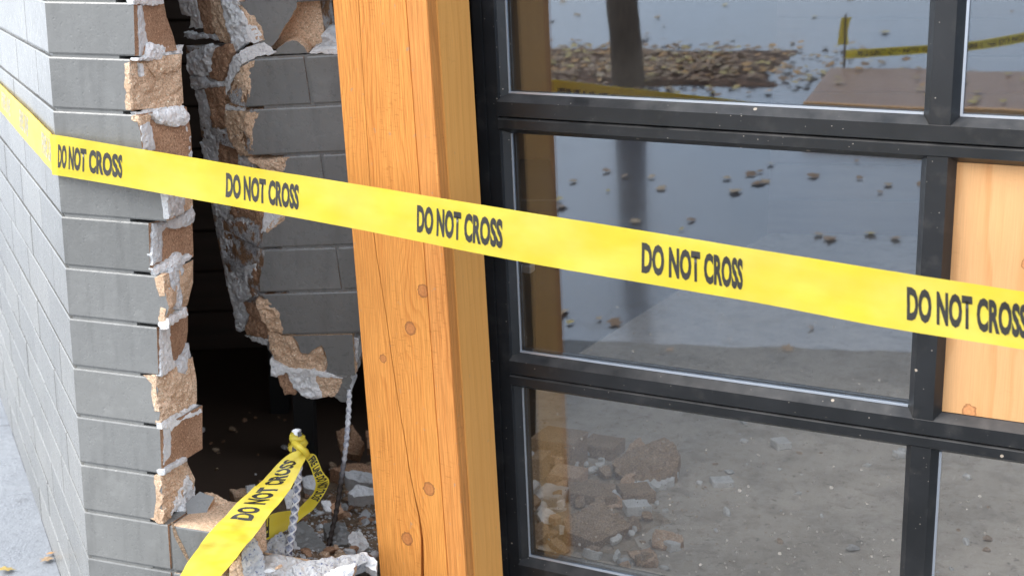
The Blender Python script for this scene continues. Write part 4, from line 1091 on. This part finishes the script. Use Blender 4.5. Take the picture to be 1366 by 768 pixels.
def surf_hit(x, y, zf):                                # follow the pixel ray down to the heap surface
    r_ = ray(x, y); t = 2.3
    while t < 6:
        p_ = EYE + r_*t
        if p_.z < zf(p_.x, p_.y): return p_
        t += .01
    return None
sr = random.Random(21)
def put_stone(p_, s_, k):
    o = bpy.data.objects.new(SN[k][0], SM[k]); COL.objects.link(o)
    o.location = p_ + Z*s_*.25; o.scale = (s_*sr.uniform(.8, 1.3), s_*sr.uniform(.7, 1.1), s_*sr.uniform(.7, 1)); o.rotation_euler = (sr.uniform(-.4, .4), sr.uniform(-.4, .4), sr.uniform(0, 6.3))
    tag(o, *SN[k][1:]); return o
for x, y, w_, k in ((476, 667, 17, 0), (486, 663, 10, 4), (482, 674, 16, 1), (470, 672, 12, 0), (492, 673, 11, 1), (489, 685, 8, 1), (505, 668, 10, 0), (503, 690, 9, 4), (461, 690, 22, 2), (478, 700, 14, 5), (505, 712, 12, 3), (452, 738, 14, 3), (468, 742, 12, 1), (498, 742, 18, 1), (440, 712, 10, 2), (415, 755, 14, 0), (362, 762, 18, 0), (372, 757, 12, 3)):
    p_ = surf_hit(x, y, heap_z)
    if p_: put_stone(p_, w_*p_.y/1916*.55, k)
for _ in range(190):
    x, y = sr.uniform(400, 512), 620+150*sr.random()**.8
    p_ = surf_hit(x, y, heap_z)
    if p_ and p_.y > 2.74: put_stone(p_, sr.choice((.006, .008, .011, .016, .020))*sr.uniform(.7, 1.2), sr.choice((0, 0, 1, 2, 2, 3, 4, 5)))
for _ in range(24):
    x, y = sr.uniform(255, 410), sr.uniform(555, 690)
    p_ = surf_hit(x, y, heap_z)
    if p_ and p_.y > 2.9: put_stone(p_, sr.choice((.005, .007, .010, .015))*sr.uniform(.7, 1.1), sr.choice((1, 2, 2, 5, 5)))
# gravel too small to count
vs = []; fs = []
def pebble(c, s_):
    b = len(vs); q = [Vector((sr.uniform(-1, 1), sr.uniform(-1, 1), sr.uniform(-.2, 1))).normalized()*s_ for _ in range(5)]
    vs.extend(c+v for v in q)
    for t in ((0, 1, 2), (0, 2, 3), (0, 3, 4), (1, 2, 4), (2, 3, 4), (0, 1, 4), (1, 3, 4)): fs.append(tuple(b+i for i in t))
for _ in range(2600):
    dq = .16+.75*sr.random()**1.5; p_ = CORNER + pier.r*sr.uniform(.1, .46+.1*(dq-.145)) - pier.n*dq; pebble(Vector((p_.x, p_.y, heap_z(p_.x, p_.y))), sr.uniform(.0015, .006))
tag(mesh('rubble_gravel', vs, fs, ['mortar_grey']), 'fine grey crushed mortar scattered over the dirt of the breach', 'gravel', kind='stuff')

# ================================================================== RUBBLE INSIDE, SEEN THROUGH THE GLASS
def fallen(px, py, wpx, hpx, depth, yaw, mat, label, z0=FLOOR, roll=0.0, tilt=0.0, name='fallen_brick', cat='brick', grp=None, seed=0):
    c = gnd(px, py, z0); s_ = c.y/1860*1.02; wd, ht = wpx*s_, hpx*s_*1.05
    bm = bmesh.new(); box_bm(bm, Vector((0, 0, 0)), Vector((1, 0, 0)), Vector((0, 1, 0)), Z, wd/2, depth/2, ht/2)
    bmesh.ops.subdivide_edges(bm, edges=list(bm.edges), cuts=5, use_grid_fill=True)
    for v in bm.verts:
        n_ = v.co.copy(); e_ = sum(abs(abs(n_[i])-q) < 1e-5 for i, q in enumerate((wd/2, depth/2, ht/2)))
        d = fbm(n_, 16, seed+px)*.006 + (0 if e_ < 2 else -.003*abs(n3(n_, 60, seed)))
        v.co += v.co.normalized()*d*(1 if e_ < 2 else 1.6)
        if e_ >= 2: v.co *= .985
    me = bpy.data.meshes.new(name); bm.to_mesh(me); bm.free(); me.materials.append(MATS[mat])
    o = bpy.data.objects.new(name, me); COL.objects.link(o)
    e = Matrix.Rotation(yaw, 4, 'Z') @ Matrix.Rotation(tilt, 4, 'X') @ Matrix.Rotation(roll, 4, 'Y')
    lift = ht/2*abs(cos(roll)*cos(tilt)) + abs(sin(roll))*wd/2 + abs(sin(tilt))*depth/2
    dd_ = az(20)*depth*.5
    o.matrix_world = Matrix.Translation(c + dd_ + Z*lift*.98) @ e
    return tag(o, label, cat, grp)
fallen(714, 640, 20, 30, .07, -.35, 'brick_dust', 'brick standing on end on the tallest block behind the glass', FLOOR+.12)
fallen(737, 634, 64, 48, .12, -.45, 'brick_dust', 'large tan block behind the glass beside the door stile', seed=1)
fallen(750, 660, 48, 27, .09, -.42, 'brick_tan', 'tan brick laid in front of the large block behind the glass', seed=2)
fallen(728, 686, 40, 27, .09, -.45, 'mortar_grey', 'brick with pale mortar face low behind the glass', seed=3)
fallen(782, 681, 68, 20, .09, .05, 'brick_dust', 'long brick with white mortar end in the middle of the indoor pile', seed=4, roll=.10)
fallen(797, 612, 50, 18, .10, -.45, 'brick_dust', 'pale brick with white end at the back of the indoor pile', seed=5)
fallen(760, 668, 60, 14, .10, -.3, 'brick_dust', 'flat brick under the long brick in the indoor pile', seed=6)
def lie(sx, z_, tx, ty, thick, mat, label):
    n_ = Vector((tx, ty, 1)).normalized(); pts = P(sx); cx = sum(q[0] for q in pts)/len(pts); cy = sum(q[1] for q in pts)/len(pts)
    tag(chunk('brick_fragment', pts, gnd(cx, cy, z_), n_, thick, mat, None, .004, .004, step=.009, jag=.006), label, 'brick fragment')
lie("751,692 772,680 795,667 815,676 833,692 844,700 818,712 792,723 770,714 755,706", FLOOR+.045, .1, -.25, .04, 'brick_dust', 'broad slab of brick lying tilted at the front of the indoor pile')
lie("816,614 838,600 862,592 886,582 900,592 908,606 903,628 880,640 858,645 836,640 822,630", FLOOR+.04, -.1, -.2, .035, 'brick_dust', 'large flat panel of brick lying behind the indoor pile')
lie("846,642 880,634 905,628 898,640 868,652 850,652", FLOOR+.02, 0, -.1, .02, 'mortar_white', 'pale mortar edge under the large flat panel indoors')
fallen(842, 672, 48, 16, .08, .2, 'brick_dust', 'brown brick piece beside the white plaster lump indoors', seed=9)
fallen(846, 690, 36, 16, .05, .15, 'mortar_white', 'white plaster lump at the right of the indoor pile', seed=10, name='mortar_fragment', cat='mortar lump')
fallen(814, 676, 8, 20, .05, .1, 'mortar_white', 'narrow white mortar end beside the long indoor brick', seed=11, name='mortar_fragment', cat='mortar lump')
fallen(714, 618, 12, 26, .03, .4, 'mortar_white', 'white plaster shard leaning on the large block indoors', seed=12, name='mortar_fragment', cat='mortar shard', roll=.3)
fallen(895, 736, 18, 12, .03, .5, 'mortar_white', 'white plaster chip alone on the indoor floor', seed=13, name='mortar_fragment', cat='mortar lump')
fallen(1040, 600, 22, 10, .05, .3, 'mortar_white', 'white plaster flake far back on the indoor floor', seed=14, name='mortar_fragment', cat='mortar lump')
fallen(960, 650, 30, 8, .05, .1, 'mortar_white', 'flat white flake in the middle of the indoor floor', seed=15, name='mortar_fragment', cat='mortar lump')
fallen(1198, 612, 14, 9, .03, .3, 'mortar_white', 'white plaster flake behind the mullion indoors', seed=16, name='mortar_fragment', cat='mortar lump')
G2 = [(n_, l_.replace('lying in the dirt of the breach', 'on the indoor floor behind the glass'), c_, g_.replace('in the breach', 'indoors')) for n_, l_, c_, g_ in SN]
for _ in range(95):
    if sr.random() < .45: x, y = sr.uniform(700, 880), sr.uniform(600, 760)
    else: x, y = sr.uniform(700, 1366), sr.uniform(560, 765)
    c = gnd(x, y, FLOOR); k = sr.choice((0, 1, 1, 5, 5, 4)); s_ = sr.choice((.004, .006, .008, .012, .018))*sr.uniform(.7, 1.2)
    o = put_stone(c, s_, k); tag(o, *G2[k][1:])

IG = [('brick_fragment', 'brick_dust', 'irregular dusty broken brick piece in the pile behind the glass', 'brick fragment', 'broken brick pieces indoors'),
      ('brick_fragment', 'brick_tan', 'irregular tan broken brick piece in the pile behind the glass', 'brick fragment', 'tan brick pieces indoors'),
      ('mortar_fragment', 'mortar_white', 'irregular white mortar piece in the pile behind the glass', 'mortar lump', 'white mortar pieces indoors')]
for q in range(84):
    x = 700+190*sr.random()**1.4; y = sr.uniform(590, 752)
    nm_, mt_, lb_, ct2, gp_ = IG[sr.choice((0, 0, 1, 2, 2))]
    z_ = FLOOR + .010 + .10*max(0, 1-(x-700)/120)*max(0, 1-abs(y-640)/90)*sr.random()
    c = gnd(x, y, z_ + .012); n_ = Vector((sr.gauss(0, .35), sr.gauss(0, .35)-.25, 1)).normalized(); a1 = n_.orthogonal().normalized(); a2 = n_.cross(a1)
    r_ = sr.uniform(.010, .040)*(.7 if mt_ == 'mortar_white' else 1); k_ = sr.randint(5, 8); el = sr.uniform(.5, .95); ph = sr.uniform(0, 6.28)
    pts = []
    for i in range(k_):
        t = 6.283*i/k_ + sr.uniform(-.25, .25); rr = r_*sr.uniform(.75, 1.2); cx, cy = cos(t)*rr, sin(t)*rr*el
        pts.append(c + a1*(cx*cos(ph)-cy*sin(ph)) + a2*(cx*sin(ph)+cy*cos(ph)))
    tag(chunk(nm_, pts, c, n_, r_*sr.uniform(.5, 1.0), mt_, None, .003, .003, seed=q*1.3, step=.008), lb_, ct2, gp_)
# brick dust drifted under the pile
vs = []; fs = []; c0_ = gnd(722, 668, FLOOR); nr2, na = 16, 48
for i in range(nr2+1):
    for j in range(na):
        t = 6.2832*j/na; R_ = .36*(1+.5*n3((cos(t), sin(t), 0), 1.4, 8)+.25*n3((cos(t), sin(t), 0), 5, 8)); q = i/nr2
        p_ = c0_ + Vector((cos(t)*R_*q*.95, sin(t)*R_*q, 0)); vs.append(Vector((p_.x, p_.y, FLOOR + .0012 + .034*(1-q)**1.5 + .012*(1-q)*fbm(p_, 18, 2))))
for i in range(nr2):
    for j in range(na): a = i*na+j; b = i*na+(j+1) % na; fs.append((a, b, b+na, a+na))
tag(mesh('brick_dust', vs, fs, ['indoor_dust'], smooth=True), 'brown brick dust drifted under the pile behind the glass', 'dust', kind='stuff')

vs = []; fs = []
for _ in range(2600):
    t = sr.uniform(0, 6.283); r_ = abs(sr.gauss(0, .26)); p_ = c0_ + Vector((cos(t)*r_*1.1+.05, sin(t)*r_, 0)); pebble(Vector((p_.x, p_.y, FLOOR+.004+.02*max(0, 1-r_/.3))), sr.uniform(.0012, .005))
tag(mesh('brick_grit', vs, fs, ['brick_dust']), 'fine brick grit spilled around the pile behind the glass', 'grit', kind='stuff')

# ================================================================== FURNITURE INSIDE
mk_wood('orange_wood', (.55, .22, .055), (.42, .14, .03), (), 50)
bn = empty('bench', 'orange wooden bench with high back inside behind the upper left pane', 'bench')
q0 = gnd(655, 104, .96); bfr = Fr(q0, DU, Z, DN0); bn.location = (q0.x, q0.y, FLOOR)
plate('backrest', [(0, 0), (.72, 0), (.72, .115), (0, .115)], -.04, 0, bfr, ['orange_wood'], bn)
plate('backrest', [(0, -.42), (.72, -.42), (.72, -.30), (0, -.30)], -.04, 0, bfr, ['orange_wood'], bn)
for a in (.05, .67):
    box('leg', bfr.at(a, -.36, -.065), DU, DN0, Z, .03, .024, (.96-FLOOR)/2+.055, ['black_metal'], bn)
tb_ = empty('table', 'dark table in the shadow behind the broken wall', 'table')
t0 = gnd(375, 549, FLOOR); tb_.location = t0
for a, b in ((0, 0), (.14, -.42), (.62, .16), (.76, -.26)):
    c = t0 + az(90)*a + az(0)*b + Z*.36; box('leg', c, az(90), az(0), Z, .028, .028, .358, ['black_metal'], tb_)
box('table_top', t0 + az(90)*.38 + az(0)*(-.13) + Z*.74, az(90), az(0), Z, .46, .36, .018, ['black_metal'], tb_, .004)

# ================================================================== OUTSIDE, SEEN IN THE REFLECTIONS AND AT THE WALL FOOT
# low timber platform standing on the street
mk_wood('deck_wood', (.34, .20, .13), (.25, .13, .08), (), 30, rough=.35)
mk_wood('deck_edge', (.80, .42, .16), (.62, .27, .08), (), 40)
PZ = .12; f0, f1_, f2_ = refl(1072, 137, PZ), refl(1366, 148, PZ), refl(1150, 91, PZ)
bu = (f1_-f0).normalized(); bv = Vector((-bu.y, bu.x, 0)); bv = bv if bv.dot(f2_-f0) > 0 else -bv; bd = (f2_-f0).dot(bv)
pl_ = empty('timber_platform', 'low brown timber platform with orange front edge and leaves on top', 'platform', loc=(f0.x, f0.y, 0))
plate('top', [(0, .012), (1.9, .012), (1.9, bd), (0, bd)], -.03, -.002, Fr(f0, bu, bv, Z), ['deck_wood'], pl_, bev=.002)
plate('front_edge', [(-.001, -.045), (1.901, -.045), (1.901, 0), (-.001, 0)], -.0115, .010, Fr(f0, bu, Z, -bv), ['deck_edge'], pl_)
for a in (.10, .95, 1.80): box('bearer', f0 + bu*a + bv*(bd/2) - Z*(PZ/2+.0155), bu, bv, Z, .03, bd/2-.05, PZ/2-.0155, ['deck_wood'], pl_)
# planting bed
pb_ = [refl(x, y) for x, y in P("640,66 1060,60 1060,126 640,112")]
cxy = sum(pb_, Vector())/4
e1 = (pb_[1]+pb_[2]-pb_[0]-pb_[3]).normalized(); e2 = Vector((-e1.y, e1.x, 0)); hw = ((pb_[1]+pb_[2]-pb_[0]-pb_[3])/4).length
hh = .36; vs = []; fs = []; nx, ny = 70, 40
for j in range(ny+1):
    for i in range(nx+1):
        a, b = i/nx*2-1, j/ny*2-1; p_ = cxy + e1*a*hw + e2*b*hh; e_ = min(1, 4*(.86+.35*fbm(p_, 3.2, 6)-max(abs(a)**2, abs(b)**2))); e_ = e_ if e_ > 0 else -1.2
        vs.append(Vector((p_.x, p_.y, .005 + e_*(.006+.03*abs(fbm(p_, 14, 2))))))
for j in range(ny):
    for i in range(nx): a = j*(nx+1)+i; fs.append((a, a+1, a+nx+2, a+nx+1))
tag(mesh('planting_bed', vs, fs, ['mulch']), kind='structure')
# street tree
tr_ = empty('street_tree', 'slim bare street tree in a leaf strewn planting bed', 'tree')
t0 = refl(838, 112); tr_.location = t0
tp = [t0 + Vector((.0, 0, -.05)), t0 + Vector((.01, .02, .5)), t0 + Vector((-.03, .0, 1.2)), t0 + Vector((0, -.04, 2.2)), t0 + Vector((.04, 0, 3.2))]
def taper(path, r0, r1, ns=12, step=.05):
    vs, fs = tube(path, 1, ns, 0, 0, False, step); n_ = len(vs)//ns
    out = []
    for i in range(n_):
        c = sum((vs[i*ns+j] for j in range(ns)), Vector())/ns; r_ = r0+(r1-r0)*i/(n_-1)
        for j in range(ns): d = vs[i*ns+j]-c; out.append(c + d*r_*(1+.12*n3(vs[i*ns+j], 6, 1)))
    return out, fs
vs, fs = taper(tp, .085, .05); mesh('trunk', vs, fs, ['bark'], tr_, smooth=True)
tr = random.Random(5)
for i in range(11):
    b = tp[3].lerp(tp[4], tr.random()) if i > 3 else tp[2].lerp(tp[3], .5+.5*tr.random())
    a = tr.uniform(0, 6.28); d = Vector((cos(a), sin(a), tr.uniform(.5, 1.3))); L = tr.uniform(.7, 1.5)
    vs, fs = taper([b, b+d*L*.35+Z*.05, b+d*L*.7, b+d*L+Z*.25], .028, .006, 7, .08); mesh('limb', vs, fs, ['bark'], tr_, smooth=True)
# crown: last leaves
vs = []; fs = []; mi = []
def leaf(c, s_, nrm, rot):
    b = len(vs); a1 = nrm.orthogonal().normalized(); a2 = nrm.cross(a1); u_ = a1*cos(rot)+a2*sin(rot); v_ = nrm.cross(u_)
    out = [(0, -.5), (.18, -.42), (.5, -.30), (.30, -.05), (.46, .22), (.14, .22), (0, .6), (-.14, .22), (-.46, .22), (-.30, -.05), (-.5, -.30), (-.18, -.42)]
    vs.extend(c + u_*(x*s_) + v_*(y*s_) + nrm*(s_*.22*(x*x+y*y)*tr.uniform(-.6, 1)) for x, y in out); vs.append(c + nrm*s_*.03)
    for i in range(12): fs.append((b+i, b+(i+1) % 12, b+12))
for _ in range(500):
    a = tr.uniform(0, 6.28); r_ = tr.uniform(.2, 1.3); c = t0 + Vector((cos(a)*r_, sin(a)*r_, 2.6+1.9*tr.random()))
    leaf(c, tr.uniform(.05, .09), Vector((tr.gauss(0, 1), tr.gauss(0, 1), tr.gauss(0, 1))).normalized(), tr.uniform(0, 6.28)); mi += [tr.randrange(3)]*12
cr = mesh('crown', vs, fs, ['leaf_orange', 'leaf_yellow', 'leaf_brown'], tr_, mi); cr['kind'] = 'stuff'
vs_, fs_, mi_ = [], [], []
# fallen leaves on bed and pavement
vs = []; fs = []; mi = []
def lay(c, s_, z_):
    leaf(Vector((c.x, c.y, z_)), s_, Vector((tr.gauss(0, .13), tr.gauss(0, .13), 1)).normalized(), tr.uniform(0, 6.28))
for _ in range(1100):
    a, b = tr.gauss(0, .6), tr.gauss(0, .62); p_ = cxy + e1*hw*a + e2*hh*b; lay(p_, tr.uniform(.025, .055), (.022 if max(abs(a), abs(b)) < .95 else .008)+.015*tr.random()); mi += [tr.choice((0, 1, 2, 2, 2, 3))]*12
for _ in range(190):
    x, y = tr.uniform(690, 1366), tr.uniform(-40, 470)
    p_ = refl(x, y)
    if y > 250 and tr.random() < .55: continue
    lay(p_, tr.uniform(.022, .060), .008); mi += [tr.choice((1, 2, 3, 3, 2))]*12
for _ in range(26):
    p_ = f0 + bu*tr.uniform(.02, 1.2) + bv*tr.uniform(.04, bd-.02); lay(p_, tr.uniform(.025, .06), PZ+.010); mi += [tr.choice((0, 1, 3))]*12
tag(mesh('fallen_leaves', vs, fs, ['leaf_orange', 'leaf_yellow', 'leaf_brown', 'leaf_tan'], None, mi), 'autumn leaves strewn over pavement and planting bed', 'leaves', kind='stuff')
# dark stake and far barrier tape
fA, fB = refl(1128, 74, .15), refl(1430, 42, .15)
st = [(Vector((fA.x, fA.y, 0)), .36), (Vector((fB.x, fB.y, 0)), .28)]
far = empty('barrier_tape', 'far yellow barrier tape strung between two thin stakes', 'tape', loc=st[0][0])
stk = []
for q, (b, h_) in enumerate(st):
    vs, fs = taper([b-Z*.05, b+Z*h_*.5, b+Z*h_], .006, .005, 8, .05)
    o = mesh('stake', vs, fs, ['bark'], smooth=True); tag(o, ('thin wooden stake holding the folded end of the far tape', 'thin wooden stake holding the far tape beyond the bed')[q], 'stake')
pA, pB, pT = fA, fB, t0+Z*.50 + Vector((.08, 0, 0))
rb2 = Ribbon([pA+Z*.022, (pA+pB)/2+Z*.0, pB+Z*.025], [pA-Z*.022, (pA+pB)/2-Z*.045, pB-Z*.025]); fo_ = ribbon_obj('tape_strip', rb2, 'tape_yellow', far, 4, .01, .05, 2)
rb3 = Ribbon([pA+Z*.05+e1*.02, pA+Z*.12+e1*.012, pA+Z*.19+e1*.03], [pA+Z*.05-e1*.035, pA+Z*.12-e1*.028, pA+Z*.19-e1*.02]); ribbon_obj('tape_strip', rb3, 'tape_yellow', far, 3, .004, .03, 3)
for q in range(3): letters(rb2, 'FIRE LINE DO NOT CROSS', .1+q*.5, .5+q*.5, .2, .8, fo_, sides=(1, -1))
# moss and crumbs along the foot of the side wall
vs = []; fs = []
for _ in range(330):
    s_ = tr.uniform(.1, 3.0); c_ = abs(tr.gauss(0, .014)); p_ = side.at(s_, 0, c_+.004); r_ = tr.uniform(.0015, .005)
    b = len(vs)
    for t in range(5): vs.append(p_ + Vector((cos(t*1.257)*r_, sin(t*1.257)*r_, .001)))
    vs.append(p_ + Z*r_*.7)
    for t in range(5): fs.append((b+t, b+(t+1) % 5, b+5))
tag(mesh('moss_and_grit', vs, fs, ['moss']), 'moss and grit along the foot of the grey side wall', 'moss', kind='stuff')
for x, y, s_, m_, lb in ((62, 751, .035, 'leaf_tan', 'small curled tan leaf on the pavement at the wall foot'), (10, 764, .04, 'leaf_yellow', 'yellow fallen leaf lying flat on the pavement'), (67, 743, .022, 'leaf_orange', 'tiny orange leaf scrap at the foot of the side wall')):
    vs = []; fs = []; lay(gnd(x, y), s_, .012); tag(mesh('fallen_leaf', vs, fs, [m_]), lb, 'leaf')
